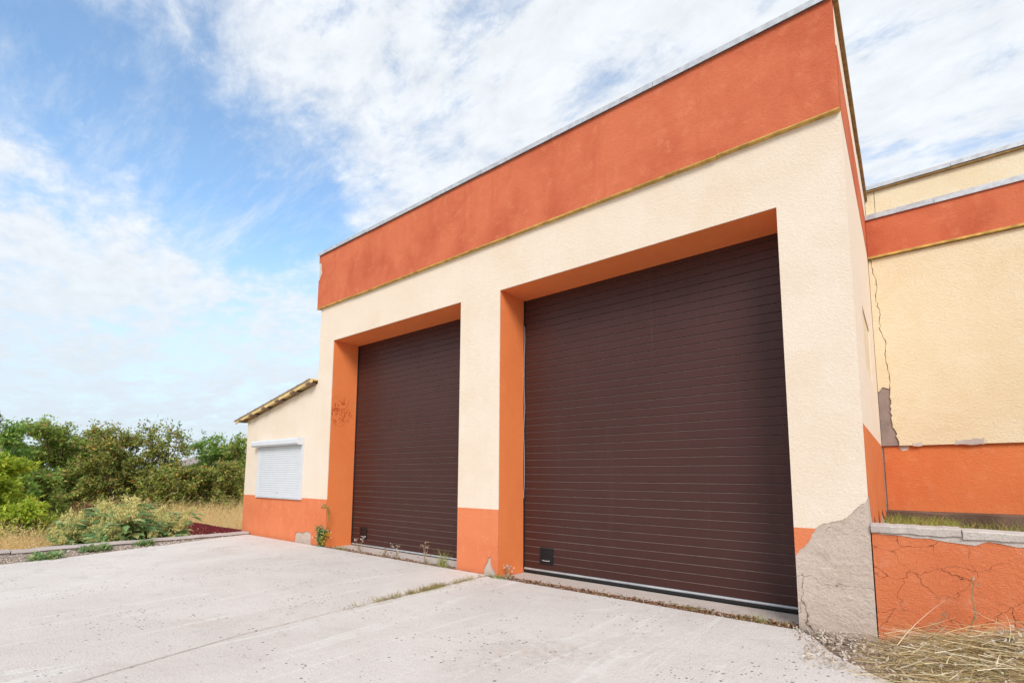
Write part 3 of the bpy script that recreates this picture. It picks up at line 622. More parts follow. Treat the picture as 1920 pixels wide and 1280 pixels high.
# ------------------------------------------------------------------ raised planter in front of the wing
P = empty('raised_planter', (0, 0, 0), 'cracked orange planter wall with mortar cap in front of the wing', 'planter')
px0, px1 = X5 + .009, 9.0
pr_ = random.Random(31)
box('front_wall', ORANGE_C, P, px0, px1, .012, .22, -.25, .985)
low = jagpath([(px1, .95), (4, .945), (2.2, .95), (1.3, .95), (.72, .935), (.5, .965), (.42, .925), (.3, .935), (.12, .962), (-.05, .968), (-.2, .972), (px0, .985)], .07, .012, pr_)
MB().poly([(px0, 1.012), (px1, 1.012)] + low, 1, .006, .0117).build('mortar_smear', CAPM, P)
xs = [px0 - .004, .345, 1.4, 2.6, 4.2, 6, px1]
for i, (a, b) in enumerate(zip(xs[:-1], xs[1:])):
    m = MB(); n_ = 12; r = random.Random(90 + i); dz = (0, -.012, -.004, .0, .003, 0)[i]
    for k in range(n_ + 1):
        xx = a + (b - a - .008) * k / n_; e = r.uniform(-.006, .006); f = r.uniform(-.006, .004); g_ = 1.06 + dz + r.uniform(-.004, .004)
        m.V += [(xx, -.012 + f, .992 + dz + e), (xx, -.016 + f, g_ - .012), (xx, .002 + f, g_), (xx, .235, g_ + .004), (xx, .245, .99)]
    for k in range(n_):
        for q in range(5): m.F.append((k * 5 + q, k * 5 + (q + 1) % 5, (k + 1) * 5 + (q + 1) % 5, (k + 1) * 5 + q))
    m.F.append((0, 1, 2, 3, 4)); m.F.append(tuple(n_ * 5 + q for q in (4, 3, 2, 1, 0))); m.build('cap_stone', CAPM, P)
box('soil_bed', SOIL, P, px0, px1, .2205, yw - .12, .3, .74)
m = MB(); n_ = 40; r = random.Random(5)
for k in range(n_ + 1):
    xx = px0 + (px1 - px0) * k / n_; e = r.uniform(-.012, .012); f = r.uniform(-.02, .02)
    m.V += [(xx, yw - .14 + f, .5), (xx, yw - .15 + f, .955 + e), (xx, yw - .12, .975 + e * .6), (xx, yw + .05, .98), (xx, yw + .05, .5)]
for k in range(n_):
    for q in range(5): m.F.append((k * 5 + q, k * 5 + (q + 1) % 5, (k + 1) * 5 + (q + 1) % 5, (k + 1) * 5 + q))
m.F.append((0, 1, 2, 3, 4)); m.F.append(tuple(n_ * 5 + q for q in (4, 3, 2, 1, 0))); m.build('back_kerb', DARKKERB, P)
rs = rng(3); n_ = 3600
gxp = np.where(rs.rand(n_) < .6, rs.uniform(px0, .5, n_), rs.uniform(px0, 3.5, n_)); Pp = np.stack([gxp, rs.uniform(2.2, yw - .2, n_), np.full(n_, .735)], 1)
D = unit(n_, rs) * .45 + [0, 0, 1]; D /= np.linalg.norm(D, axis=1, keepdims=True)
tag(blades('planter_grass', Pp, D, unit(n_, rs) * .5 * [1, 1, .2], rs.uniform(.05, .24, n_), rs.uniform(.008, .018, n_), LF_TURF, None, 3, rs), 'patchy green and straw grass inside the raised planter', 'grass', None, 'stuff')

# ------------------------------------------------------------------ maroon fence below the terrace
FN = empty('sheet_fence', (0, 0, 0), 'maroon corrugated sheet fence below the terrace edge', 'fence')
fx = -13.92
for i in range(15):
    m = MB(); wv = 1.15; k2 = 20; V = []
    x0 = fx - i * 1.152; top = .03 + random.Random(i).uniform(-.006, .006)
    for k in range(k2 + 1):
        xx = x0 - wv * k / k2; yo = .10 + (.055 if (k // 2) % 2 else 0.)
        m.V += [(xx, yo, -1.15), (xx, yo, top), (xx, yo + .004, top), (xx, yo + .004, -1.15)]
    for k in range(k2):
        for q in range(3): m.F.append((k * 4 + q, k * 4 + q + 1, (k + 1) * 4 + q + 1, (k + 1) * 4 + q))
    m.build('fence_sheet', MAROON, FN)
    if i % 2 == 0: box('fence_post', MAROON, FN, x0 - .06, x0 - .0, .14, .20, -1.3, -.02)
box('fence_rail', MAROON, FN, fx - 17.2, fx, .128, .139, -.22, -.18)

# ------------------------------------------------------------------ brick house glimpsed through the trees
Hb = empty('brick_house', (-41.5, 8.8, 0), 'small red brick house glimpsed through the trees beyond the field', 'house')
box('wall', BRICKM, Hb, -2.2, 2.2, -1.8, 1.8, -1.2, 2.1)
MB().poly([(-2.1, 2.08), (2.1, 2.08), (0, 2.9)], 0, -2.5, 2.5).build('roof', ROOFM, Hb)
box('window', GLASS, Hb, .4, 1.2, -1.84, -1.79, .4, 1.4); box('window', GLASS, Hb, 2.19, 2.24, -.4, .5, .4, 1.4)

# ------------------------------------------------------------------ trees
def tree(name, label, base, H, Rr, seedv, mat, bark=BARK, leaf=.12, stems=5, br=9, tw=7, lv=26, low=.12, sprig=1., group='trees and bushes beyond the field', droop=0.):
    lv = int(lv * 1.1); sprig = sprig * 1.15
    if base[0] < -24: H = H * .87
    r = random.Random(seedv); rs = rng(seedv); t = empty(name, base, label, 'tree', group)
    m = MB(); P_, D_ = [], []
    def path(a, b, n, wob, sag=0.):
        pts = []
        for i in range(n + 1):
            s = i / n; p = a.lerp(b, s); k = math.sin(s * math.pi)
            pts.append(p + Vector((r.uniform(-wob, wob) * k, r.uniform(-wob, wob) * k, sag * k + r.uniform(-wob, wob) * k * .4)))
        return pts
    def twig(p, d, ln, nl):
        q = p + d * ln; m.tube([p, p.lerp(q, .5) + Vector((0, 0, -droop * ln * .3)), q + Vector((0, 0, -droop * ln))], .006, .003, 3, False)
        for k in range(nl):
            s = r.random() ** .8; c0 = p.lerp(q, s) + Vector((0, 0, -droop * ln * s * s)) + Vector((r.gauss(0, .06), r.gauss(0, .06), r.gauss(0, .06))) * (leaf / .12)
            P_.append(c0); D_.append(d * .6 + Vector((r.gauss(0, .7), r.gauss(0, .7), r.gauss(-.15, .6))))
    for s in range(stems):
        a = 2 * math.pi * (s + r.random() * .7) / stems; rad = Rr * r.uniform(.15, .75) if s else Rr * .1
        tip = Vector((math.cos(a) * rad, math.sin(a) * rad, H * (1 - .28 * (rad / Rr) ** 2) * r.uniform(.84, 1.0)))
        pts = path(Vector((r.uniform(-.15, .15), r.uniform(-.15, .15), -.1)), tip, 7, .12 * Rr * .5)
        r0 = .035 + H * .011; m.tube(pts, r0, .012, 6)
        for b in range(br):
            s_ = low + (1 - low) * (b + r.random()) / br; i = min(6, int(s_ * 7)); st = pts[i].lerp(pts[i + 1], s_ * 7 - i)
            ang = r.uniform(0, 2 * math.pi); out = Vector((math.cos(ang), math.sin(ang), r.uniform(.1, .7))).normalized()
            ln = Rr * r.uniform(.35, .75) * (1.05 - .55 * s_); en = st + out * ln
            bp = path(st, en, 4, .06 * Rr * .3, .05); m.tube(bp, .02, .007, 4, False)
            for w_ in range(tw):
                q = r.uniform(.2, 1.0); j = min(3, int(q * 4)); p = bp[j].lerp(bp[j + 1], q * 4 - j)
                d = (out * .5 + Vector((r.gauss(0, .6), r.gauss(0, .6), r.gauss(.35, .45)))).normalized()
                twig(p, d, r.uniform(.25, .7) * (.5 + Rr * .25), lv)
        for k in range(int(4 * sprig)):
            d = Vector((r.gauss(0, .3), r.gauss(0, .3), 1)).normalized(); twig(pts[-1] - Vector((0, 0, r.uniform(0, .3))), d, r.uniform(.4, .95) * sprig, int(lv * .75))
    m.build('trunk', bark, t, fix=False)
    n_ = len(P_); leaves('crown', [tuple(v) for v in P_], [tuple(v) for v in D_], unit(n_, rs) * .8 + [0, 0, .6], rs.uniform(.7, 1.35, n_) * leaf, rs.uniform(.4, .62, n_) * leaf, mat, t)
    return t
def uv(u, Dp, z=-1.0):
    """ground point seen at image column u, Dp metres in front of the camera"""
    o = Vector((0, -5.9, 0)) + Vector((fw.x, fw.y, 0)) * Dp + Vector((rt.x, rt.y, 0)) * ((u - 960) / 924.3 * Dp); return (o.x, o.y, z)
tree('boxelder_tree', 'bright yellow-green bushy tree at the left edge of the picture', uv(-40, 15.8), 3.3, 1.6, 11, LF_BRIGHT, BARKP, .16, 7, 10, 8, 40, .05, .6, droop=.15)
tree('boxelder_sapling', 'low bright green bush drooping beside the tall weeds', uv(58, 15.5), 1.55, .85, 12, LF_BRIGHT, BARKP, .15, 5, 8, 7, 34, .05, .4, droop=.3)
tree('leafy_tree', 'fresh green tree with a pale leaning stem above the yellow-green bush', uv(26, 20), 4.9, 1.5, 13, LF_GREEN, BARKP, .17, 4, 9, 7, 26, .2, .7)
tree('poplar_tree', 'dark green tree with tall upright sprigs at the far left', uv(-15, 24), 5.6, 1.7, 14, LF_DARK, BARK, .16, 5, 9, 7, 28, .15, 1.5)
tree('wild_plum_tree', 'reddish-tinged olive tree rising highest left of the row', uv(112, 26), 5.7, 2.3, 15, LF_OLIVE, BARK, .165, 6, 10, 7, 40, .06, 1.)
tree('wild_plum_tree', 'brownish rounded tree in the middle of the row', uv(228, 27), 5.5, 2.5, 16, LF_BROWN, BARK, .165, 7, 10, 7, 40, .05, .9)
tree('wild_plum_tree', 'dark brown thicket tree behind the low weeds', uv(160, 29), 4.9, 2.4, 17, LF_BROWN, BARK, .165, 6, 10, 7, 36, .04, .8)
tree('willow_tree', 'small yellow-green tree peeping between two brownish trees', uv(172, 31), 5.0, 1.6, 18, LF_BRIGHT, BARK, .14, 4, 8, 6, 24, .2, .6)
tree('wild_plum_tree', 'thin-topped brownish tree with sky showing through its upper twigs', uv(312, 28), 5.4, 2.3, 19, LF_BROWN, BARK, .165, 6, 8, 5, 15, .05, 1.2)
tree('wild_plum_tree', 'low dark brown bush in front of the brick house', uv(345, 26), 3.0, 1.9, 20, LF_BROWN, BARK, .165, 6, 9, 6, 36, .04, .5)
tree('walnut_tree', 'greener tree right of the row behind the dry grass', uv(405, 31), 5.6, 2.2, 21, LF_GREEN, BARK, .15, 5, 9, 6, 24, .25, .7)
tree('walnut_tree', 'dark olive tree half hidden by the lean-to wall', uv(455, 31), 5.6, 2.0, 22, LF_OLIVE, BARK, .165, 5, 9, 7, 26, .06, .7)
tree('wild_plum_tree', 'brown bush at the foot of the greener right tree', uv(420, 28), 3.3, 2.0, 23, LF_BROWN, BARK, .165, 6, 9, 6, 36, .04, .5)
tree('hedge_bush', 'dark leafy bush between the yellow-green bush and the brown trees', uv(75, 21), 2.7, 1.5, 24, LF_OLIVE, BARK, .165, 6, 9, 6, 26, .03, .5)

# ------------------------------------------------------------------ dry grass field
rs = rng(9); n_ = 60000
gx_ = rs.uniform(-42, -13.9, n_); gy_ = rs.uniform(-9, 12, n_)
cl = .5 + .5 * np.sin(gx_ * .9 + np.sin(gy_ * .7) * 2) * np.cos(gy_ * 1.1 + 1)
nq = 2600; qd = rs.uniform(12.2, 14.2, nq); qu = rs.uniform(-60, 118, nq)
gx_[:nq] = fw.x * qd + rt.x * (qu - 960) / 924.3 * qd; gy_[:nq] = -5.9 + fw.y * qd + rt.y * (qu - 960) / 924.3 * qd
ok = (np.abs(gy_ - .12) > .12) & (rs.rand(n_) < .45 + .55 * cl); gx_, gy_, cl = gx_[ok], gy_[ok], cl[ok]; n_ = len(gx_)
dist = np.hypot(gx_, gy_ + 5.9)
Hh = rs.uniform(.55, 1.0, n_) * (.75 + .35 * cl) * np.where(gy_ > .2, 1.62, 1.05) * (1 + .35 * (np.arange(n_) < 1500)) * rs.uniform(.75, 1.15, n_)
D = unit(n_, rs) * .28 + [0, 0, 1]; D /= np.linalg.norm(D, axis=1, keepdims=True); Pg = np.stack([gx_, gy_, np.full(n_, -1.08)], 1); Bn = unit(n_, rs) * [.45, .45, .05] - [0, 0, .08]
fld = blades('dry_grass', Pg, D, Bn, Hh, .006 + dist * .00035, LF_STRAW, None, 3, rs)
tag(fld, 'tall straw-coloured dry grass covering the field below the terrace', 'grass', None, 'stuff')
idx = rs.randint(0, n_, 110000); tt = rs.uniform(.6, 1.02, len(idx))[:, None]
Ps = Pg[idx] + D[idx] * Hh[idx][:, None] * tt + Bn[idx] * Hh[idx][:, None] * tt ** 2 + rs.normal(0, .035, (len(idx), 3))
leaves('seed_heads', Ps, unit(len(idx), rs) + [0, 0, .4], unit(len(idx), rs), rs.uniform(.04, .085, len(idx)), .022, LF_STRAW, fld)

# ------------------------------------------------------------------ tall weeds just below the kerb
def weed(name, base, H, seedv, label, group, leafl=.15, plume=True, nl=60, stemmat=STEMR, lm=LF_WEED, cat='weed', side=6):
    r = random.Random(seedv); rs = rng(seedv); t = empty(name, base, label, cat, group)
    m = MB(); LP, LD, SP, SD = [], [], [], []
    stems = [(Vector((0, 0, -.05)), Vector((r.uniform(-.12, .12), r.uniform(-.12, .12), H)))]
    for k in range(side):
        z = H * r.uniform(.15, .75); a = r.uniform(0, 6.28); ln = H * r.uniform(.25, .5)
        stems.append((Vector((0, 0, z)), Vector((math.cos(a) * ln * .55, math.sin(a) * ln * .55, z + ln * .85))))
    for i, (a, b) in enumerate(stems):
        mid = a.lerp(b, .5) + Vector((r.uniform(-.04, .04), r.uniform(-.04, .04), 0)); m.tube([a, mid, b], .011 if i == 0 else .006, .003, 5)
        L_ = (b - a).length
        for k in range(int(nl * L_ / H * (1 if i == 0 else .8))):
            s = r.uniform(.08, .9); p = a.lerp(b, s); an = r.uniform(0, 6.28); off = leafl * r.uniform(.1, .75); LP.append((p.x + math.cos(an) * off, p.y + math.sin(an) * off, p.z + off * .2)); LD.append((math.cos(an), math.sin(an), r.uniform(-.5, .3)))
        if plume:
            for k in range(int(170 * (1 if i == 0 else .8))):
                s = 1.12 - .42 * r.random() ** .7; sp = .05 * (1.15 - s) / .45 + .012; p = a + (b - a) * s
                SP.append((p.x + r.gauss(0, sp), p.y + r.gauss(0, sp), p.z + r.gauss(0, .02))); SD.append((r.gauss(0, .5), r.gauss(0, .5), 1))
    m.build('stem', stemmat, t)
    n_ = len(LP); leaves('leaves', LP, LD, unit(n_, rs) * .35 + [0, 0, 1], rs.uniform(.6, 1.25, n_) * leafl, rs.uniform(.42, .58, n_) * leafl, lm, t, .12)
    if SP: n_ = len(SP); leaves('plume', SP, SD, unit(n_, rs), rs.uniform(.04, .075, n_), .024, LF_PLUME, t)
    return t
def copy_tree(o, parent=None):
    c_ = o.copy(); col.objects.link(c_); c_.parent = parent
    for ch in o.children: copy_tree(ch, c_)
    return c_
wl = 'tall broad-leaved weed with yellowish plumes in the thicket below the kerb'; wg = 'plumed weeds below the kerb'
protos = [weed('plumed_weed', (0, 0, 0), 1.5, 40 + i, wl, wg, .22, True, 62) for i in range(4)]
r = random.Random(77); used = set()
spots = []
for k in range(30):
    u = 138 + (342 - 138) * (k + r.random()) / 30; Dp = r.uniform(11.6, 14.2) + (u - 240) * .001; spots.append((u, Dp))
for k, (u, Dp) in enumerate(spots):
    b_ = uv(u, Dp, -1.04)
    if b_[0] > -13.95: b_ = (-13.95 - r.uniform(0, .5), b_[1], b_[2])
    j = k % 4; o = protos[j] if j not in used else copy_tree(protos[j]); used.add(j)
    o.location = b_; o.rotation_euler[2] = r.uniform(0, 6.28); hgt = {True: 1.0}.get(False, 1.0)
    edge = min(1., max(.78, 1.15 - abs(u - 255) / 300.)); s = r.uniform(.9, 1.22) * edge; o.scale = (s * 1.2, s * 1.2, s)

# ------------------------------------------------------------------ small plants in the cracks
weed('flowering_weed', (-9.90, -.02, -.02), .42, 61, 'bushy green weed with yellow flowers beside the left door jamb', 'weeds along the facade', .075, False, 190, STEMG, LF_WEED, side=12)
fw_ = bpy.data.objects['flowering_weed']; rs = rng(62); n_ = 60
Pf = np.stack([rs.normal(.10, .10, n_), rs.normal(-.02, .05, n_), rs.uniform(.06, .33, n_)], 1); leaves('petals', Pf, unit(n_, rs), unit(n_, rs), .045, .04, LF_YEL, fw_)
n_ = 40; Pf = np.stack([rs.normal(.05, .15, n_), rs.normal(-.02, .05, n_), rs.uniform(.12, .42, n_)], 1); leaves('seed_tufts', Pf, unit(n_, rs), unit(n_, rs), .03, .026, LF_WHT, fw_)
pth = [Vector((.10, .0, .0)), Vector((.13, .02, .35)), Vector((.2, .02, .62)), Vector((.17, .0, .84)), Vector((.05, -.02, .90)), Vector((-.02, -.02, .84))]
MB().tube(pth, .005, .002, 5).build('stalk', STEMG, fw_)
n_ = 90; sg = rs.randint(1, 5, n_); tt = rs.rand(n_); Pf = np.array([tuple(pth[a].lerp(pth[min(a + 1, 5)], b)) for a, b in zip(sg, tt)]) + rs.normal(0, .012, (n_, 3)); leaves('leaves', Pf, unit(n_, rs), unit(n_, rs), .035, .02, LF_TURF, fw_)

def dried(base, H, seedv, label, heads=LF_WHT, nb=4):
    r = random.Random(seedv); rs = rng(seedv); t = empty('dried_weed', base, label, 'weed', 'weeds along the facade'); m = MB(); HP = []
    for k in range(nb):
        a = r.uniform(0, 6.28); b = Vector((math.cos(a) * H * r.uniform(.1, .35), math.sin(a) * H * .2, H * r.uniform(.6, 1.))); m.tube([Vector((0, 0, -.03)), b * .5 + Vector((r.uniform(-.02, .02), 0, .03)), b], .0045, .002, 4)
        for q in range(9): HP.append((b.x + r.gauss(0, .018), b.y + r.gauss(0, .018), b.z + r.gauss(0, .014)))
    m.build('stem', LF_DRYW, t); n_ = len(HP); leaves('flower_heads', HP, unit(n_, rs), unit(n_, rs), .03, .022, heads, t)
    n2 = 26; Pl = np.stack([rs.normal(0, .05, n2), rs.normal(0, .03, n2), rs.uniform(0, H * .45, n2)], 1); leaves('leaves', Pl, unit(n2, rs), unit(n2, rs), .05, .02, LF_DRYW, t)
dried((-8.72, .10, -.03), .33, 1, 'pale umbel-headed dry weed before the left door handle', LF_WHT, 3)
dried((-7.55, .10, -.03), .26, 2, 'small dry weed at the middle of the left door sill', LF_WHT, 4)
dried((-6.75, .10, -.03), .38, 3, 'leaning rusty-brown dry weed right of the left door sill', LF_DRYW, 4)
dried((-7.9, .12, -.03), .14, 4, 'tiny reddish dry weed low on the left door sill', LF_DRYW, 3)
dried((-4.90, .15, -.03), .16, 5, 'tiny dry weed at the left end of the right door sill', LF_WHT, 4)
def tuft(base, n_, H, seedv, label, spread=.1, mat=LF_TURF, lean=.6, name='grass_tuft', group='tufts in the pavement cracks', wd=.008):
    rs = rng(seedv); t = empty(name, base, label, 'grass', group); Pp = np.stack([rs.normal(0, spread, n_), rs.normal(0, spread * .35, n_), np.full(n_, -.02)], 1)
    D = unit(n_, rs) * lean + [0, 0, 1]; D /= np.linalg.norm(D, axis=1, keepdims=True)
    blades('blades', Pp, D, unit(n_, rs) * [.5, .5, .1] - [0, 0, .15], rs.uniform(.4, 1., n_) * H, wd, mat, t, 3, rs); return t
tuft((-6.25, .05, -.03), 90, .42, 1, 'tall feathery green tuft at the right end of the left door', .05, LF_TURF, .25)
tuft((-6.3, -.02, -.03), 160, .14, 2, 'low dark green mat under the feathery tuft', .22, LF_WEED, 1.)
tuft((-9.25, .05, -.03), 120, .15, 3, 'short olive tuft just right of the flowering weed', .10)
tuft((-4.93, -.09, -.03), 110, .15, 4, 'small bright green tuft at the foot of the middle pier', .07, LF_WEED, 1., wd=.014)
tuft((-4.25, .07, -.05), 60, .10, 5, 'small green tuft near the left end of the right sill', .07)
tuft((-3.15, .03, -.05), 70, .10, 6, 'small green tuft a third along the right sill', .09)
tuft((-2.05, .06, -.05), 80, .15, 7, 'yellow-green tuft two thirds along the right sill', .10)
tuft((-1.35, .06, -.05), 120, .17, 8, 'wide green tuft near the corner pier', .16)
tuft((-2.45, -.05, -.04), 50, .07, 9, 'flat lime green tuft at the slab edge', .06, LF_BRIGHT, 1.2)
for k, (u_, pos, s_, lab) in enumerate(((0, (-12.15, -4.02, -.02), .30, 'dark green ragged weed at the near end of the kerb'), (0, (-12.75, -3.2, -.02), .27, 'spreading dark green weed midway along the kerb strip'), (0, (-12.98, -2.35, -.02), .17, 'smallest green weed on the kerb strip, farthest from camera'))):
    rs = rng(200 + k); n_ = 46; an = rs.uniform(0, 6.28, n_); t = empty('rosette_weed', pos, lab, 'weed', 'weeds along the kerb')
    D = np.stack([np.cos(an), np.sin(an), rs.uniform(.15, .9, n_)], 1); D /= np.linalg.norm(D, axis=1, keepdims=True); Pp = np.stack([rs.normal(0, .04, n_), rs.normal(0, .04, n_), np.zeros(n_)], 1)
    blades('stalks', Pp, D, -np.array([[0, 0, .35]]) * np.ones((n_, 1)), rs.uniform(.4, 1., n_) * s_, .012, STEMG, t, 3, rs)
    q = rs.randint(0, n_, 420); tt = rs.uniform(.25, 1., 420)[:, None]; Hq = s_ * .8; Pl = Pp[q] + D[q] * Hq * tt - np.array([[0, 0, .35]]) * Hq * tt ** 2 + [0, 0, .02]
    leaves('leaves', Pl, unit(420, rs) + D[q] * .8, unit(420, rs) * .4 + [0, 0, 1], rs.uniform(.05, .11, 420), .036, LF_WEED, t)

# grass growing along the open joint, debris along the facade
rs = rng(21); n_ = 1900
yy = np.where(rs.rand(n_) < .8, rs.normal(-1.3, .4, n_), rs.uniform(-2.6, -.15, n_)); yy = np.clip(yy, -3.4, -.12)
xj = -5.145 + np.clip(-yy, 0, 2) * .0165 + (yy < -2) * (-(yy + 2)) * .04
Pp = np.stack([xj + rs.normal(0, .022, n_), yy, np.full(n_, -.02)], 1); D = unit(n_, rs) * .9 + [0, 0, .8]; D /= np.linalg.norm(D, axis=1, keepdims=True)
tag(blades('joint_grass', Pp, D, -np.array([[0, 0, .3]]) * np.ones((n_, 1)), rs.uniform(.05, .15, n_) * (rs.rand(n_) < .2 + .8 * (np.sin(yy * 9) + np.sin(yy * 23) > -.3)), .007, LF_JOINT, None, 3, rs), 'dry green grass line growing in the joint between the concrete bays', 'grass', None, 'stuff')
def chipsmesh(name, Pp, sz, mat, label, seedv):
    rs = rng(seedv); n_ = len(Pp); base = np.array([[1, 0, 0], [-.6, .8, 0], [-.5, -.8, .1], [.1, 0, .9]], float)
    A_ = rs.normal(size=(n_, 4, 3)) * .35 + base; th = rs.uniform(0, 6.28, n_); c_, s_ = np.cos(th), np.sin(th)
    X = A_[..., 0] * c_[:, None] - A_[..., 1] * s_[:, None]; Y = A_[..., 0] * s_[:, None] + A_[..., 1] * c_[:, None]; V = np.stack([X, Y, A_[..., 2] * .7], -1) * np.asarray(sz)[:, None, None] + np.asarray(Pp)[:, None, :]
    k = np.arange(n_)[:, None] * 4; F = np.concatenate([k + [0, 1, 3], k + [1, 2, 3], k + [2, 0, 3], k + [0, 2, 1]], 1).reshape(-1, 3)
    return tag(raw(name, V.reshape(-1, 3), F, 3, mat), label, 'debris', None, 'stuff')
n_ = 3200; xx = rs.uniform(X1, -.9, n_); Pp = np.stack([xx, np.where((xx > X2) & (xx < X3), rs.normal(-.07, .03, n_), rs.normal(.05, .065, n_)), np.full(n_, -.04) + rs.uniform(0, .03, n_)], 1)
chipsmesh('rusty_debris', Pp, rs.uniform(.005, .024, n_), leafmat('rust_crumbs', [(0, (.16, .07, .04)), (.5, (.36, .17, .09)), (.8, (.42, .30, .2)), (1, (.55, .47, .4))], 0.02), 'rust-brown crumbs and litter along the foot of the doors', 31)
n_ = 1400; Pp = np.stack([rs.uniform(-1.0, .1, n_), -np.abs(rs.normal(.0, .16, n_)) - .02, rs.uniform(-.035, .0, n_)], 1)
chipsmesh('plaster_crumbs', Pp, rs.uniform(.004, .02, n_), LF_CHAFF, 'pale and pinkish plaster crumbs at the foot of the corner pier', 32)
n_ = 420; Pp = np.stack([rs.uniform(-11.5, .2, n_), rs.uniform(-5, -.2, n_), np.full(n_, .001)], 1)
chipsmesh('yard_grit', Pp, rs.uniform(.003, .010, n_), LF_CHAFF, 'scattered tiny grit on the concrete yard', 33)
# crumbly dirt between slab edge and kerb
n_ = 2600; yk = rs.uniform(-6.5, -.3, n_); xe_ = np.interp(yk, [-7, -4.7, -3.9, -3.1, -2.1, -1.1, -.06], [-11.7, -11.9, -12.05, -12.3, -12.6, -13.0, -13.3]); tq = rs.rand(n_)
Pp = np.stack([xe_ + (-13.3 - xe_) * tq, yk, np.full(n_, -.024) + rs.uniform(-.004, .006, n_)], 1)
chipsmesh('kerb_dirt', Pp, rs.uniform(.006, .035, n_), leafmat('dirt_crumbs', [(0, (.36, .27, .20)), (.6, (.52, .43, .36)), (1, (.62, .56, .51))], .02), 'crumbly dirt and broken concrete along the kerb', 34)

# ------------------------------------------------------------------ heap of cut hay at the right
def hh(x, y):
    return (.29 * np.exp(-((y + .42 + .06 * np.sin(x * 3)) / .50) ** 2) * np.clip((x + .38) / .85, 0, 1) ** 1.2 + .02 * np.clip((x + .55) / .4, 0, 1)) * (1 + .18 * np.sin(x * 7 + y * 5) * np.cos(y * 9 - x * 3)) - .055
gxs = np.linspace(-.5, 4.0, 70); gys = np.linspace(-2.2, -.02, 40); XX, YY = np.meshgrid(gxs, gys)
edge = np.clip((YY + 1.15 + .5 * np.clip(XX + .35, 0, 1.6)) / .35, 0, 1) * np.clip((XX + .45) / .35, 0, 1)
ZZ = hh(XX, YY) * edge - .05 * (1 - edge) - .02
V = np.stack([XX, YY, ZZ], -1).reshape(-1, 3); nx = 70
F = np.array([(j * nx + i, j * nx + i + 1, (j + 1) * nx + i + 1, (j + 1) * nx + i) for j in range(39) for i in range(nx - 1)])
hm = raw('hay_heap', V, F, 4, simple('hay_underlayer', (.26, .18, .09), .95, 0, .6, .1, 1., 60, 25)); tag(hm, 'heap of cut straw and withered grass against the orange planter', 'hay', None, 'stuff')
rs = rng(55)
def haylayer(name, n_, lmin, lmax, zup, wd, mat, ang0, angs, xlo=-.75):
    x = rs.uniform(xlo, 3.4, n_) if n_ < 10 else xlo + (3.4 - xlo) * rs.rand(n_) ** 1.5; y = -.04 - 1.9 * rs.rand(n_) ** 1.25
    e = (y + 1.12 + .5 * np.clip(x + .35, 0, 1.6)); ok = (e > -.03 + rs.normal(0, .03, n_)) & (x + .62 > rs.rand(n_) ** .6 * .75); x, y = x[ok], y[ok]; n_ = len(x)
    a = rs.normal(ang0, angs, n_) + np.pi * (rs.rand(n_) < .5); ln = rs.uniform(lmin, lmax, n_) * np.clip((x + .95) / .7, .25, 1)
    D = np.stack([np.cos(a), np.sin(a), rs.normal(.06, .16, n_)], 1); D /= np.linalg.norm(D, axis=1, keepdims=True)
    x2, y2 = x - D[:, 0] * ln / 2, y - D[:, 1] * ln / 2; y2 = np.minimum(y2, -.03); D[:, 1] = np.where(y2 + D[:, 1] * ln > -.02, -np.abs(D[:, 1]), D[:, 1])
    z = np.maximum(hh(x, y), -.03) + rs.rand(n_) ** 2 * zup
    Bn = unit(n_, rs) * [.3, .3, .12] - [0, 0, .06]; Bn[:, 1] = -np.abs(Bn[:, 1])
    return blades(name, np.stack([x2, y2, z], 1), D, Bn, ln, rs.uniform(.5, 1.3, n_) * wd, mat, hm, 4, rs)
haylayer('straw', 16000, .08, .36, .08, .0036, LF_HAY, .15, .95)
haylayer('straw', 2600, .25, .7, .09, .004, LF_HAY, .30, .45, -.15)
haylayer('straw', 1500, .04, .12, .05, .009, LF_TURF, 0, 1.2)
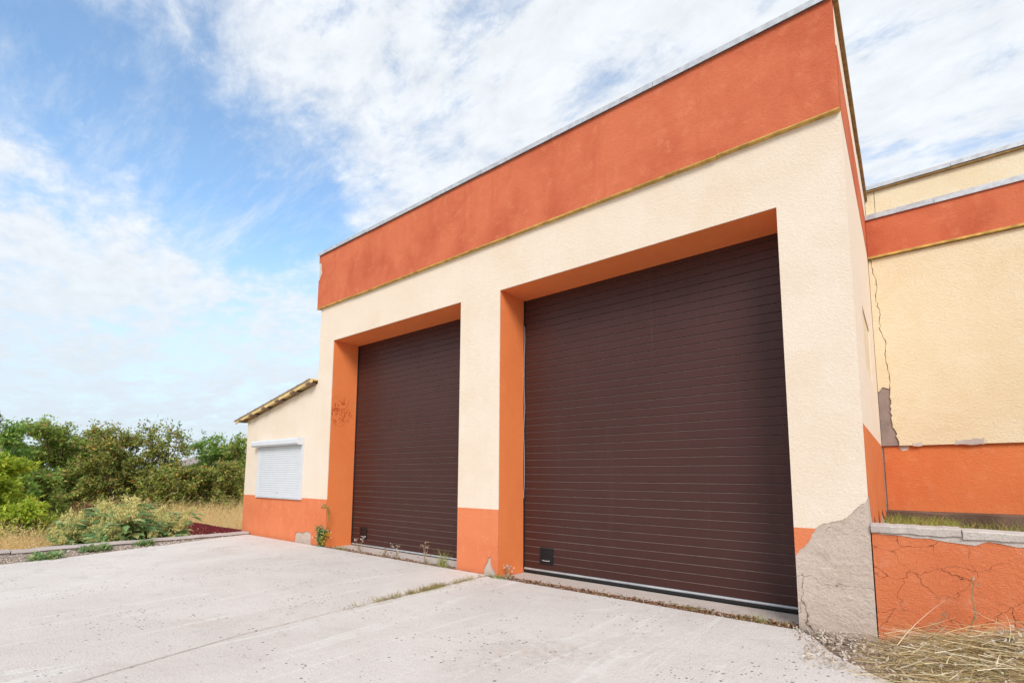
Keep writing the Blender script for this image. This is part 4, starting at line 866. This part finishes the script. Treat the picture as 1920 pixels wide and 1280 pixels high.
haylayer('straw', 900, .15, .55, .09, .0055, LF_PALE, .35, .6, .0)
haylayer('straw', 500, .10, .5, .10, .007, LF_DKST, .1, .9)
n_ = 2600; x = -.8 + 3.6 * rs.rand(n_) ** 1.3; y = -.04 - 1.3 * rs.rand(n_); ok = (y + 1.12 + .5 * np.clip(x + .35, 0, 1.6)) > 0; x, y = x[ok], y[ok]; n_ = len(x)
leaves('chaff', np.stack([x, y, np.maximum(hh(x, y), -.03) + rs.rand(n_) * .07], 1), unit(n_, rs), unit(n_, rs), rs.uniform(.02, .06, n_), .02, LF_CHAFF, hm)
n_ = 260; a = rs.uniform(-.6, .6, n_); x = rs.uniform(-.1, 1.6, n_)
D = np.stack([rs.normal(0, .8, n_), rs.normal(-.1, .25, n_), rs.uniform(.15, 1., n_)], 1); D /= np.linalg.norm(D, axis=1, keepdims=True); Bn = np.stack([rs.normal(0, .4, n_), -np.abs(rs.normal(0, .2, n_)), -rs.rand(n_) * .5], 1)
blades('straw', np.stack([x, rs.uniform(-.45, -.10, n_), hh(x, np.full(n_, -.3)) - .02], 1), D, Bn, rs.uniform(.12, .38, n_), .005, LF_HAY, hm, 4, rs)
def stalk(base, pts, seedv, label):
    t = empty('dry_stalk', base, label, 'weed', 'dry stalks before the planter'); MB().tube([Vector(p) for p in pts], .006, .003, 6).build('stem', simple('stalk_%d' % seedv, (.36, .28, .14), .8, 0, .5, .2, 0, 60, 30), t); rs = rng(seedv)
    P_ = np.array([pts[k] for k in rs.randint(1, len(pts), 16)]) + rs.normal(0, .015, (16, 3)); leaves('leaves', P_, unit(16, rs), unit(16, rs), .045, .014, LF_DRYW, t)
stalk((.30, -.20, .15), [(0, 0, 0), (.03, .0, .12), (.07, .01, .24), (.06, .03, .36), (.075, .06, .50)], 1, 'upright greenish dry stalk leaning on the orange planter wall')
stalk((-.02, -.16, .12), [(0, 0, 0), (.06, .02, .06), (.14, .03, .14), (.2, .04, .2)], 2, 'short dark dry twig leaning left of the upright stalk')
